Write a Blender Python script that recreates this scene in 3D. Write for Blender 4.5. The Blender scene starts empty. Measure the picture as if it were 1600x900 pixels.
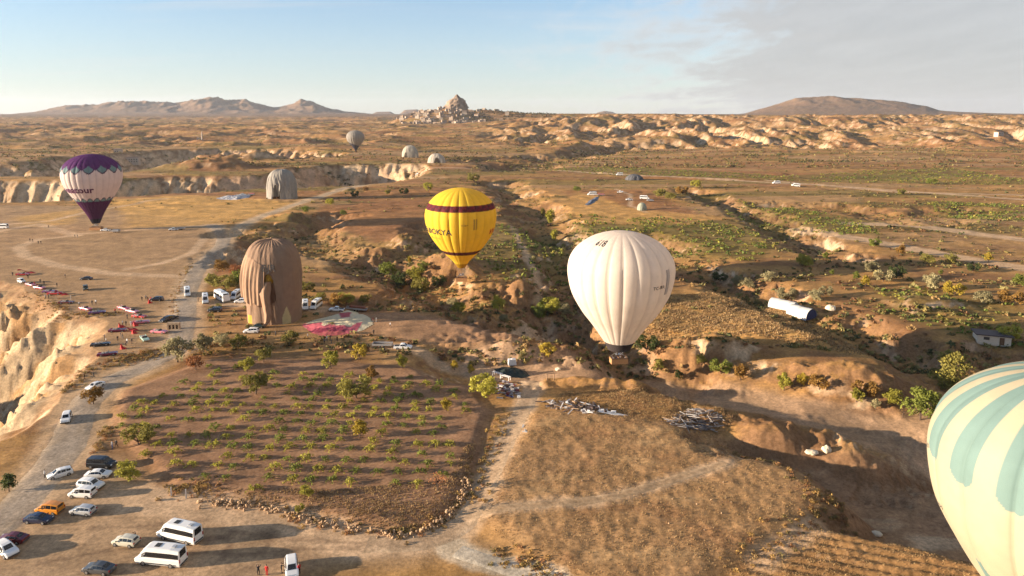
import bpy, bmesh, math, random
import numpy as np
from mathutils import Vector, Matrix
R = math.radians
random.seed(7); RNG = np.random.default_rng(11)
scene = bpy.context.scene
COL = scene.collection

# ------------------------------------------------------------------ camera
CAM_H, PITCH, F = 55.0, R(8.0), 1066.7           # a drone 55 m above the car park, 24 mm lens, frame cropped low
CY = 178.1+F*math.tan(PITCH)                     # row of the photo that the lens axis meets
cam = bpy.data.cameras.new("camera"); cam.lens = 24.0; cam.sensor_width = 36.0
cam.shift_y = -(450-CY)/1600; cam.clip_start = 0.5; cam.clip_end = 60000
cam_o = bpy.data.objects.new("camera", cam); COL.objects.link(cam_o)
cam_o.location = (0, 0, CAM_H); cam_o.rotation_euler = (math.pi/2 - PITCH, 0, 0)
scene.camera = cam_o

# ------------------------------------------------------------------ light
SUN_EL, SUN_AZ = R(10.0), R(-100.0)              # low morning sun on the left, a little behind the camera
world = bpy.data.worlds.new("World"); scene.world = world; world.use_nodes = True
nt = world.node_tree; nt.nodes.clear()
def wn(t, **k):
    n = nt.nodes.new(t)
    for a, b in k.items(): setattr(n, a, b)
    return n
def wmath(op, a, b=None, c=None, clamp=False):
    n = nt.nodes.new('ShaderNodeMath'); n.operation = op; n.use_clamp = clamp
    for i, v in enumerate((a, b, c)):
        if v is None: continue
        if isinstance(v, (int, float)): n.inputs[i].default_value = v
        else: nt.links.new(v, n.inputs[i])
    return n.outputs[0]
def wmix(fac, a, b):
    n = nt.nodes.new('ShaderNodeMix'); n.data_type = 'RGBA'
    for i, v in ((0, fac), (6, a), (7, b)):
        if isinstance(v, (int, float)): n.inputs[i].default_value = v
        elif isinstance(v, tuple): n.inputs[i].default_value = (*v, 1)
        else: nt.links.new(v, n.inputs[i])
    return n.outputs[2]
sky = wn('ShaderNodeTexSky', sky_type='NISHITA', sun_disc=False)
sky.sun_elevation = SUN_EL; sky.sun_rotation = SUN_AZ
sky.altitude = 1200; sky.air_density = 1.0; sky.dust_density = 0.6; sky.ozone_density = 2.6
tc = wn('ShaderNodeTexCoord'); sep = wn('ShaderNodeSeparateXYZ'); nt.links.new(tc.outputs['Generated'], sep.inputs[0])
dx, dy, dz = sep.outputs
den = wmath('ADD', wmath('MAXIMUM', dz, 0.0), 0.10)
cu = wmath('DIVIDE', dx, den); cv = wmath('DIVIDE', dy, den)
cmb = wn('ShaderNodeCombineXYZ'); nt.links.new(cu, cmb.inputs[0]); nt.links.new(cv, cmb.inputs[1])
def wnoise(scale, det, rough, sx=1, sy=1, dist=0.0):
    mp = wn('ShaderNodeMapping'); mp.inputs['Scale'].default_value = (sx, sy, 1); nt.links.new(cmb.outputs[0], mp.inputs[0])
    n = wn('ShaderNodeTexNoise'); n.inputs['Scale'].default_value = scale; n.inputs['Detail'].default_value = det
    n.inputs['Roughness'].default_value = rough; n.inputs['Distortion'].default_value = dist; nt.links.new(mp.outputs[0], n.inputs[0]); return n.outputs[0]
n1 = wnoise(0.55, 9, 0.55, 1, 1, 0.4); n2 = wnoise(3.0, 8, 0.62, 1.0, 0.45, 0.5); n3 = wnoise(0.9, 8, 0.6, 0.35, 2.0, 0.6)
# a grey altostratus sheet that covers the right-hand half of the sky, ragged at its edge
edge = wmath('ADD', wmath('MULTIPLY', wmath('SUBTRACT', n1, 0.5), 2.2), wmath('MULTIPLY', dx, 3.2))
edge = wmath('ADD', edge, wmath('MULTIPLY', wmath('SUBTRACT', n2, 0.5), 2.1))
sheet = wn('ShaderNodeMapRange', interpolation_type='SMOOTHSTEP'); nt.links.new(edge, sheet.inputs[0])
sheet.inputs[1].default_value = 0.10; sheet.inputs[2].default_value = 1.15
wisp = wn('ShaderNodeMapRange', interpolation_type='SMOOTHSTEP'); nt.links.new(n3, wisp.inputs[0])
wisp.inputs[1].default_value = 0.52; wisp.inputs[2].default_value = 0.78; wisp.inputs[4].default_value = 0.45
SKY_S = 0.062
CLOUD = (2.42, 2.38, 2.34); WISP = (3.4, 3.35, 3.3)
ctex = wmath('ADD', wmath('MULTIPLY', n2, 0.30), 0.85)
cc = wn('ShaderNodeVectorMath', operation='SCALE'); cc.inputs[0].default_value = CLOUD; nt.links.new(ctex, cc.inputs['Scale'])
hz_ = wn('ShaderNodeMapRange', interpolation_type='SMOOTHSTEP'); nt.links.new(dz, hz_.inputs[0]); hz_.inputs[1].default_value = 0.0; hz_.inputs[2].default_value = 0.24; hz_.inputs[3].default_value = 0.60; hz_.inputs[4].default_value = 0.05
hsky = wmix(hz_.outputs[0], sky.outputs[0], (2.70, 2.78, 2.84))
c1 = wmix(wisp.outputs[0], hsky, WISP)
thick = wmath('POWER', sheet.outputs[0], 1.6)
ccol = wmix(thick, WISP, cc.outputs[0])
c2 = wmix(wmath('MULTIPLY', sheet.outputs[0], 0.88), c1, ccol)
bg = wn('ShaderNodeBackground'); bg.inputs[1].default_value = SKY_S; nt.links.new(c2, bg.inputs[0])
wo = wn('ShaderNodeOutputWorld'); nt.links.new(bg.outputs[0], wo.inputs[0])

sun = bpy.data.lights.new("sun", 'SUN'); sun.energy = 4.2; sun.angle = R(0.55); sun.color = (1.0, 0.815, 0.60)
sun_o = bpy.data.objects.new("sun", sun); COL.objects.link(sun_o)
sd = Vector((math.sin(SUN_AZ)*math.cos(SUN_EL), math.cos(SUN_AZ)*math.cos(SUN_EL), math.sin(SUN_EL)))
sun_o.rotation_euler = sd.to_track_quat('Z', 'Y').to_euler(); sun_o.location = (-80, 0, 120)
vs = scene.view_settings; vs.view_transform = 'Standard'; vs.look = 'None'; vs.gamma = 1; vs.use_curve_mapping = False
vs.exposure = 1.95
scene.render.engine = 'CYCLES'; scene.cycles.use_denoising = True; scene.cycles.denoising_prefilter = 'FAST'
scene.cycles.max_bounces = 5; scene.cycles.volume_bounces = 1; scene.cycles.transparent_max_bounces = 6

# ------------------------------------------------------------------ helpers
cp, sp_ = math.cos(PITCH), math.sin(PITCH)
def G(px, py, z=0.0):
    """ground point (x, y) at height z seen at a photo pixel; used only to survey positions"""
    u, v = (px-800)/F, (py-CY)/F
    d = (u, cp - v*sp_, -sp_ - v*cp); t = (z-CAM_H)/d[2]
    return d[0]*t, d[1]*t
def GP(pts, z=0.0): return [G(a, b, z) for a, b in pts]
def ss(a, b, x):
    t = np.clip((x-a)/(b-a), 0, 1); return t*t*(3-2*t)
_perm = np.random.default_rng(5).permutation(256)
_perm = np.concatenate([_perm, _perm])
_ang = np.random.default_rng(6).random(256)*2*np.pi
_gx, _gy = np.cos(_ang), np.sin(_ang)
def pn(x, y, seed=0):
    xi = np.floor(x); yi = np.floor(y); fx = x-xi; fy = y-yi
    xi = (xi.astype(np.int64)+seed*37) & 255; yi = (yi.astype(np.int64)+seed*91) & 255
    u = fx*fx*fx*(fx*(fx*6-15)+10); v = fy*fy*fy*(fy*(fy*6-15)+10)
    x1 = (xi+1) & 255; y1 = (yi+1) & 255
    def g(a, b, dx_, dy_):
        h = _perm[_perm[a]+b]; return _gx[h]*dx_+_gy[h]*dy_
    n0 = g(xi, yi, fx, fy); n1_ = g(x1, yi, fx-1, fy); n2_ = g(xi, y1, fx, fy-1); n3_ = g(x1, y1, fx-1, fy-1)
    a = n0+u*(n1_-n0); b = n2_+u*(n3_-n2_)
    return (a+v*(b-a))*1.5
def fbm(x, y, o=4, seed=0, r=0.5):
    s = 0; a = 1.0; t = 0
    for i in range(o):
        s = s+a*pn(x, y, seed+i*3); t += a; x = x*2.03+13.1; y = y*2.03+7.7; a *= r
    return s/t
def ridged(x, y, o=3, seed=0):
    s = 0; a = 1.0; t = 0
    for i in range(o):
        s = s+a*(1-np.abs(pn(x, y, seed+i*3))*1.6); t += a; x = x*2.1+3.1; y = y*2.1+9.2; a *= 0.5
    return np.clip(s/t, 0, 1)
def cells(x, y, seed=0):
    """jittered cell noise: (random per cell, distance to second minus first)"""
    xi = np.floor(x).astype(np.int64); yi = np.floor(y).astype(np.int64)
    d1 = np.full(x.shape, 9.0); d2 = np.full(x.shape, 9.0); r1 = np.zeros(x.shape)
    for a in (-1, 0, 1):
        for b in (-1, 0, 1):
            cx_, cy_ = xi+a, yi+b
            h = _perm[_perm[(cx_+seed) & 255]+((cy_+seed*3) & 255)]; h2 = _perm[(h+57) & 255]; h3 = _perm[(h+131) & 255]
            d = np.maximum(np.abs(cx_+0.15+0.7*h/255.0-x), np.abs(cy_+0.15+0.7*h2/255.0-y))
            n = d < d1
            d2 = np.where(n, d1, np.minimum(d2, d)); r1 = np.where(n, h3/255.0, r1); d1 = np.where(n, d, d1)
    return r1, d2-d1
def pdist(x, y, pts):
    """distance to a polyline"""
    best = np.full(x.shape, 1e18)
    for (ax, ay), (bx_, by_) in zip(pts[:-1], pts[1:]):
        vx, vy = bx_-ax, by_-ay; L = vx*vx+vy*vy+1e-9
        t = np.clip(((x-ax)*vx+(y-ay)*vy)/L, 0, 1)
        best = np.minimum(best, (x-ax-t*vx)**2+(y-ay-t*vy)**2)
    return np.sqrt(best)
def inside(x, y, poly):
    c = np.zeros(x.shape, bool); n = len(poly)
    for i in range(n):
        x1, y1 = poly[i]; x2, y2 = poly[(i+1) % n]
        if y1 == y2: continue
        k = ((y1 > y) != (y2 > y)) & (x < (x2-x1)*(y-y1)/(y2-y1)+x1); c ^= k
    return c
def sdist(x, y, poly):
    """signed distance to a polygon, positive inside"""
    d = pdist(x, y, list(poly)+[poly[0]]); return np.where(inside(x, y, poly), d, -d)
def local(x, y, pts, pad, fn):
    """evaluate fn only near the points"""
    p = np.array(pts); m = (x > p[:, 0].min()-pad) & (x < p[:, 0].max()+pad) & (y > p[:, 1].min()-pad) & (y < p[:, 1].max()+pad)
    out = np.zeros(x.shape)
    if m.any(): out[m] = fn(x[m], y[m])
    return out

# ------------------------------------------------------------------ materials
MATS = {}
def lin(c):
    return tuple(((v/255)/12.92 if v/255 <= 0.04045 else ((v/255+0.055)/1.055)**2.4) for v in c)
def mat(name, col, rough=0.6, var=0.12, scale=3.0, metal=0.0, bump=0.0, spec=0.4, rnd=0.0, coat=0.0):
    """plain procedural material: colour broken up by noise"""
    if name in MATS: return MATS[name]
    m = bpy.data.materials.new(name); m.use_nodes = True; t = m.node_tree; b = t.nodes['Principled BSDF']
    b.inputs['Roughness'].default_value = rough; b.inputs['Metallic'].default_value = metal
    b.inputs['Specular IOR Level'].default_value = spec; b.inputs['Coat Weight'].default_value = coat
    co = t.nodes.new('ShaderNodeTexCoord'); n = t.nodes.new('ShaderNodeTexNoise'); n.inputs['Scale'].default_value = scale; n.inputs['Detail'].default_value = 5
    t.links.new(co.outputs['Object'], n.inputs[0])
    mr = t.nodes.new('ShaderNodeMapRange'); mr.inputs[1].default_value = 0.25; mr.inputs[2].default_value = 0.75
    mr.inputs[3].default_value = 1-var; mr.inputs[4].default_value = 1+var; t.links.new(n.outputs[0], mr.inputs[0])
    val = mr.outputs[0]
    if rnd:
        oi = t.nodes.new('ShaderNodeObjectInfo'); q = t.nodes.new('ShaderNodeMapRange'); q.inputs[3].default_value = 1-rnd; q.inputs[4].default_value = 1+rnd
        t.links.new(oi.outputs['Random'], q.inputs[0]); mu = t.nodes.new('ShaderNodeMath'); mu.operation = 'MULTIPLY'
        t.links.new(val, mu.inputs[0]); t.links.new(q.outputs[0], mu.inputs[1]); val = mu.outputs[0]
    v = t.nodes.new('ShaderNodeVectorMath'); v.operation = 'SCALE'; v.inputs[0].default_value = col; t.links.new(val, v.inputs['Scale'])
    t.links.new(v.outputs[0], b.inputs['Base Color'])
    if bump:
        bp = t.nodes.new('ShaderNodeBump'); bp.inputs['Strength'].default_value = bump; t.links.new(n.outputs[0], bp.inputs['Height']); t.links.new(bp.outputs[0], b.inputs['Normal'])
    MATS[name] = m; return m
def leafmat(name, col, rnd=0.25, trans=0.3):
    if name in MATS: return MATS[name]
    m = mat(name, col, 0.75, 0.35, 1.3, spec=0.1, rnd=rnd); t = m.node_tree; b = t.nodes['Principled BSDF']
    src = b.inputs['Base Color'].links[0].from_socket
    tr = t.nodes.new('ShaderNodeBsdfTranslucent'); t.links.new(src, tr.inputs[0])
    mx = t.nodes.new('ShaderNodeMixShader'); mx.inputs[0].default_value = trans
    t.links.new(b.outputs[0], mx.inputs[1]); t.links.new(tr.outputs[0], mx.inputs[2])
    t.links.new(mx.outputs[0], t.nodes['Material Output'].inputs[0]); return m
def vcolmat(name, trans=0.0, rough=0.8, noise=0.1, scale=2.0, sheen=0.0, wrinkle=0.0):
    """material whose colour is the mesh's own 'Col' attribute (printed cloth, mixed foliage)"""
    if name in MATS: return MATS[name]
    m = bpy.data.materials.new(name); m.use_nodes = True; t = m.node_tree; b = t.nodes['Principled BSDF']
    b.inputs['Roughness'].default_value = rough; b.inputs['Specular IOR Level'].default_value = 0.15
    at = t.nodes.new('ShaderNodeAttribute'); at.attribute_name = 'Col'
    co = t.nodes.new('ShaderNodeTexCoord'); n = t.nodes.new('ShaderNodeTexNoise'); n.inputs['Scale'].default_value = scale; n.inputs['Detail'].default_value = 6
    t.links.new(co.outputs['Object'], n.inputs[0])
    mr = t.nodes.new('ShaderNodeMapRange'); mr.inputs[1].default_value = 0.25; mr.inputs[2].default_value = 0.75
    mr.inputs[3].default_value = 1-noise; mr.inputs[4].default_value = 1+noise; t.links.new(n.outputs[0], mr.inputs[0])
    v = t.nodes.new('ShaderNodeVectorMath'); v.operation = 'SCALE'; t.links.new(at.outputs['Color'], v.inputs[0]); t.links.new(mr.outputs[0], v.inputs['Scale'])
    t.links.new(v.outputs[0], b.inputs['Base Color'])
    if wrinkle:
        mp = t.nodes.new('ShaderNodeMapping'); mp.inputs['Scale'].default_value = (1, 1, 0.12); t.links.new(co.outputs['Object'], mp.inputs[0])
        n2_ = t.nodes.new('ShaderNodeTexNoise'); n2_.inputs['Scale'].default_value = 1.5; n2_.inputs['Detail'].default_value = 4; t.links.new(mp.outputs[0], n2_.inputs[0])
        bp = t.nodes.new('ShaderNodeBump'); bp.inputs['Strength'].default_value = wrinkle; bp.inputs['Distance'].default_value = 0.3
        t.links.new(n2_.outputs[0], bp.inputs['Height']); t.links.new(bp.outputs[0], b.inputs['Normal'])
    if trans:
        tr = t.nodes.new('ShaderNodeBsdfTranslucent'); t.links.new(v.outputs[0], tr.inputs[0])
        mx = t.nodes.new('ShaderNodeMixShader'); mx.inputs[0].default_value = trans
        t.links.new(b.outputs[0], mx.inputs[1]); t.links.new(tr.outputs[0], mx.inputs[2])
        t.links.new(mx.outputs[0], t.nodes['Material Output'].inputs[0])
    MATS[name] = m; return m

# ------------------------------------------------------------------ objects
def link(o, parent=None):
    COL.objects.link(o)
    if parent is not None: o.parent = parent
    return o
def tag(o, label=None, cat=None, group=None, kind=None):
    if label: o['label'] = label
    if cat: o['category'] = cat
    if group: o['group'] = group
    if kind: o['kind'] = kind
    return o
def thing(name, label, cat, loc, rz=0.0, group=None, sc=1.0):
    o = bpy.data.objects.new(name, None); o.empty_display_size = 0.3; link(o)
    o.location = loc; o.rotation_euler = (0, 0, rz); o.scale = (sc, sc, sc); return tag(o, label, cat, group)
def mesh_np(name, V, Fc, mats=(), smooth=False, col=None, midx=None):
    """mesh from numpy vertices and one face array (n x 3 or n x 4)"""
    me = bpy.data.meshes.new(name); V = np.asarray(V, np.float32); Fc = np.asarray(Fc, np.int32)
    k = Fc.shape[1]; me.vertices.add(len(V)); me.vertices.foreach_set('co', V.ravel())
    me.loops.add(Fc.size); me.loops.foreach_set('vertex_index', Fc.ravel())
    me.polygons.add(len(Fc)); me.polygons.foreach_set('loop_start', np.arange(0, Fc.size, k, dtype=np.int32))
    if smooth: me.polygons.foreach_set('use_smooth', np.ones(len(Fc), bool))
    if midx is not None: me.polygons.foreach_set('material_index', np.asarray(midx, np.int32))
    me.update(calc_edges=True)
    if col is not None:
        a = me.color_attributes.new('Col', 'FLOAT_COLOR', 'POINT'); c = np.ones((len(V), 4), np.float32); c[:, :3] = col
        a.data.foreach_set('color', c.ravel())
    for m in mats: me.materials.append(m)
    return me
class MB:
    """collects simple shapes into one mesh"""
    def __init__(s): s.v = []; s.f = []; s.mi = []
    def add(s, vs_, fs, mi=0):
        b = len(s.v); s.v += [tuple(p) for p in vs_]; s.f += [tuple(b+i for i in f) for f in fs]; s.mi += [mi]*len(fs); return s
    def box(s, c, d, mi=0, rz=0.0, taper=1.0):
        x, y, z = d[0]/2, d[1]/2, d[2]/2; ca, sa = math.cos(rz), math.sin(rz); P = []
        for k in (-1, 1):
            q = taper if k > 0 else 1
            for a, b in ((-1, -1), (1, -1), (1, 1), (-1, 1)):
                X, Y = a*x*q, b*y*q; P.append((c[0]+X*ca-Y*sa, c[1]+X*sa+Y*ca, c[2]+k*z))
        return s.add(P, [(3, 2, 1, 0), (4, 5, 6, 7), (0, 1, 5, 4), (1, 2, 6, 5), (2, 3, 7, 6), (3, 0, 4, 7)], mi)
    def tube(s, a, b, r0, r1=None, n=6, mi=0, caps=True):
        r1 = r0 if r1 is None else r1; a = Vector(a); b = Vector(b); q = (b-a).to_track_quat('Z', 'Y'); P = []
        for p, r in ((a, r0), (b, r1)):
            for i in range(n): P.append(p+q @ Vector((r*math.cos(2*math.pi*i/n), r*math.sin(2*math.pi*i/n), 0)))
        fs = [(i, (i+1) % n, n+(i+1) % n, n+i) for i in range(n)]
        if caps: fs += [tuple(range(n-1, -1, -1)), tuple(range(n, 2*n))]
        return s.add(P, fs, mi)
    def mesh(s, name, *mats, smooth=False):
        me = bpy.data.meshes.new(name); me.from_pydata(s.v, [], s.f)
        for m in mats: me.materials.append(m)
        me.polygons.foreach_set('material_index', s.mi)
        if smooth: me.polygons.foreach_set('use_smooth', [True]*len(s.f))
        me.update(); return me
    def obj(s, name, mats, parent=None, smooth=False):
        if not isinstance(mats, (list, tuple)): mats = [mats]
        return link(bpy.data.objects.new(name, s.mesh(name, *mats, smooth=smooth)), parent)
def obj(name, me, parent=None): return link(bpy.data.objects.new(name, me), parent)
ORD = ['zeroth', 'first', 'second', 'third', 'fourth', 'fifth', 'sixth', 'seventh', 'eighth', 'ninth', 'tenth', 'eleventh', 'twelfth', 'thirteenth', 'fourteenth',
       'fifteenth', 'sixteenth', 'seventeenth', 'eighteenth', 'nineteenth', 'twentieth', 'twenty-first', 'twenty-second', 'twenty-third', 'twenty-fourth', 'twenty-fifth']
# ------------------------------------------------------------------ terrain
# gullies: surveyed centre line, floor half-width, rim half-width, depth, ragged edge
GUL = [
 ([(-260,296),(0,297),(110,297),(200,291),(300,288),(380,285),(450,282),(520,276),(565,264)], 26, 74, 34, 12),
 ([(-250,268),(0,264),(110,262),(200,246),(330,236),(420,242)], 25, 105, 34, 22),
 ([(520,338),(478,356),(440,376),(410,392),(380,402)], 1, 20, 6, 6),
 ([(478,368),(530,392),(575,410),(620,428),(655,440),(690,452),(725,466),(770,476),(830,490),(880,505),(940,525),(990,545),(1030,565)], 2, 19, 5.0, 7),
 ([(655,432),(640,402),(672,380),(668,352)], 1, 14, 4.2, 5),
 ([(780,285),(808,303),(832,325),(856,352),(880,382),(892,412),(880,450),(876,498)], 3, 22, 6.5, 7),
 ([(1085,298),(1130,315),(1185,338),(1240,366),(1300,396)], 2, 18, 5.5, 7),
 ([(1010,372),(1050,396),(1100,424),(1160,446),(1205,470),(1250,492),(1310,505),(1380,533),(1440,556),(1500,575),(1590,570)], 2, 18, 4.6, 6),
 ([(760,556),(830,562),(930,566),(1010,574),(1080,586),(1150,598),(1250,622),(1350,645),(1450,655),(1540,630)], 5, 21, 3.2, 4),
 ([(1130,668),(1180,690),(1260,702),(1360,700),(1480,690)], 2, 11, 2.2, 2.5),
 ([(1040,230),(960,232),(880,245),(800,262)], 8, 60, 10, 18),
 ([(1500,330),(1430,345),(1300,322),(1200,318)], 3, 24, 4, 8),
 ([(420,352),(400,356),(376,360),(352,366)], 1, 12, 3.5, 3),
 ([(560,478),(640,478),(720,492)], 1, 10, 1.8, 3),
 ([(730,250),(780,247),(840,243)], 6, 36, 8, 12),
 ([(900,215),(960,222),(1060,212),(1160,225),(1300,232)], 8, 70, 14, 30),
]
GULW = [(GP(p), a, b, d, e) for p, a, b, d, e in GUL]
# rounded tuff mounds and spurs: (px, py, rx, ry, height, rotation)
BUMP = [(1090,545,15,8,3.2,-.25),(1335,592,13,7,3.0,-.35),(1240,560,22,12,1.2,0),(700,418,11,20,4.2,.5),(735,455,12,8,3,0),(818,455,8,7,4,0),(640,380,9,16,4,.4),(560,395,12,10,4,0),
        (392,246,75,60,17,0),(330,262,60,40,9,0),(1250,668,18,6,1.2,0),(905,590,10,4,1.8,0),(850,545,16,7,3,0),(1000,595,12,4,1.6,0),(1180,640,16,6,1.2,0),(460,340,18,10,2.5,0),(1215,520,20,12,1.2,0),
        (540,282,40,18,6,0),(1450,480,14,10,2.5,0),(760,540,14,6,2.0,0)]
BUMPW = [(*G(a, b), c, d, e, f) for a, b, c, d, e, f in BUMP]
CLIFF = GP([(-420,436),(0,440),(35,452),(72,468),(104,488),(140,494),(172,504),(170,518),(150,532),(150,552),(128,588),(96,622),(60,652),(20,684),(-60,712),(-420,790)])
ROAD = GP([(-60,862),(0,822),(45,772),(92,716),(112,682),(118,655),(140,622),(178,592),(235,570),(278,545),(288,500),(292,455),(312,415),(346,385),(352,366),(330,352)])
ROAD2 = GP([(352,366),(400,342),(460,320),(520,301),(580,286),(625,273),(632,262),(608,256)])
TRACKS = [(GP(p), w) for p, w in [
 ([(560,850),(640,852),(705,838),(742,800),(764,748),(790,690),(818,640),(832,605),(826,580)], 2.0),
 ([(742,806),(830,796),(930,790),(1010,770),(1080,748),(1140,728)], 1.1),
 ([(120,368),(60,374),(28,386),(40,400),(90,415),(180,428),(290,432)], 2.0),
 ([(120,368),(60,350),(-60,372)], 2.2), ([(0,352),(80,345),(140,330),(260,312)], 1.6),
 ([(200,420),(250,412),(300,396),(320,372)], 1.5), ([(330,352),(210,359),(120,366)], 1.8),
 ([(590,538),(640,545),(700,560),(780,568)], 1.6), ([(290,470),(380,476),(500,484)], 2.5),
 ([(960,297),(985,305),(985,322),(1010,334)], 1.1),([(1250,355),(1330,372),(1420,388),(1600,420)], 5.0),([(1330,350),(1420,352),(1600,375)], 6.0),
 ([(680,262),(820,262),(1000,276),(1150,282),(1320,292),(1600,312)], 4.0),([(1200,282),(1400,300),(1600,305)], 3.0),
 ([(800,352),(835,420),(850,440)], 1.2),([(180,772),(300,790),(440,812),(560,850)], 3.0),([(1190,880),(1230,850),(1280,822)], 1.6)]]
PALE = GP([(705,857),(740,872),(790,885),(850,905),(960,950)])
LOT = GP([(-200,1000),(-120,880),(0,835),(120,700),(178,712),(250,765),(330,788),(440,812),(560,842),(640,852),(720,838),(770,860),(640,880),(520,890),(380,930),(300,1000)])
LAND = GP([(-200,318),(110,322),(340,346),(345,380),(300,420),(284,470),(276,540),(180,590),(120,640),(60,640),(-200,640)])
VINE = GP([(186,612),(330,560),(470,562),(640,572),(740,600),(770,640),(752,700),(728,770),(690,815),(620,832),(520,815),(430,790),(270,765),(200,700),(170,660)])
FIELD = GP([(745,815),(775,735),(830,645),(900,640),(1120,672),(1155,705),(1240,735),(1300,780),(1230,835),(1130,900),(1060,960),(860,900)])
LOW = GP([(1118,672),(1165,702),(1245,732),(1308,782),(1262,822),(1400,850),(1540,885),(1700,900),(1750,690),(1500,655),(1350,690)])
PLOW = GP([(1290,822),(1400,846),(1540,882),(1700,930),(1700,1100),(1000,1100),(1120,905),(1220,838)])
PLOWED_SOIL = GP([(480,480),(600,478),(740,492),(860,512),(900,530),(760,545),(640,535),(560,520)])
GOLD = [GP(p) for p in [[(170,312),(300,306),(470,318),(440,330),(330,352),(200,356),(190,330)],[(20,340),(130,326),(110,350),(40,354)],[(960,470),(1150,455),(1290,500),(1400,550),(1330,560),(1180,530),(1040,530),(960,505)],
        [(880,330),(900,300),(1000,330),(1120,340),(1080,352),(900,350)],[(800,520),(930,520),(960,535),(820,540)]]]
OLIVE = [GP(p) for p in [[(1150,310),(1330,340),(1380,370),(1250,362),(1130,335)],[(880,335),(1120,345),(1220,380),(1180,410),(1060,395),(900,372)],[(1370,455),(1440,450),(1600,480),(1600,545),(1480,520),(1380,490)],[(735,345),(880,365),(885,420),(790,435),(740,400)],
        [(820,262),(1000,262),(1220,275),(1480,262),(1600,282),(1600,290),(1300,285),(960,275)],[(1430,312),(1600,322),(1600,345),(1480,338)]]]
SOIL = [GP(p) for p in [[(500,322),(660,312),(668,350),(560,370),(490,345)],[(560,360),(660,345),(650,376),(580,380)],[(880,300),(1010,298),(1100,340),(960,335),(900,325)],[(1000,262),(1300,272),(1300,285),(990,280)],[(330,385),(384,372),(384,420),(330,440)]]]
# silhouettes of the far mountains, surveyed as bearing against height
def skyline(pts, dist):
    a = np.array(pts, float); az = (a[:, 0]-800)/F; z = CAM_H+(178.2-a[:, 1])/F*dist
    return az, z
MTN = [(skyline([(-900,178),(-500,180),(0,180),(60,175),(112,166),(160,164),(198,159.5),(240,160.5),(280,161),(310,157),(334,152.8),(350,156),(366,159),(386,157.5),(405,162),(432,168),(452,166),(466,160.5),(474,159),(484,161),(494,160),(506,167),(540,174),(585,178),(640,180)], 7000), 7000, 900, 1),
       (skyline([(1130,180),(1160,177),(1200,166),(1238,154.5),(1262,152.5),(1330,153.5),(1390,158),(1440,166),(1460,172.5),(1500,175),(1560,177),(1640,178),(1900,178)], 5200), 5200, 600, 2),
       (skyline([(580,180),(590,175),(612,174.5),(622,180)], 9000), 9000, 300, 3), (skyline([(624,180),(634,172),(654,171),(664,180)], 9000), 9000, 300, 3),
       (skyline([(926,180),(932,176),(943,173.5),(956,175),(966,180)], 9000), 9000, 300, 3)]
TOWN = (G(712, 196, 40.0)[0]*1.0, 2500.0)
TX = (712-800)/F*2560
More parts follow.
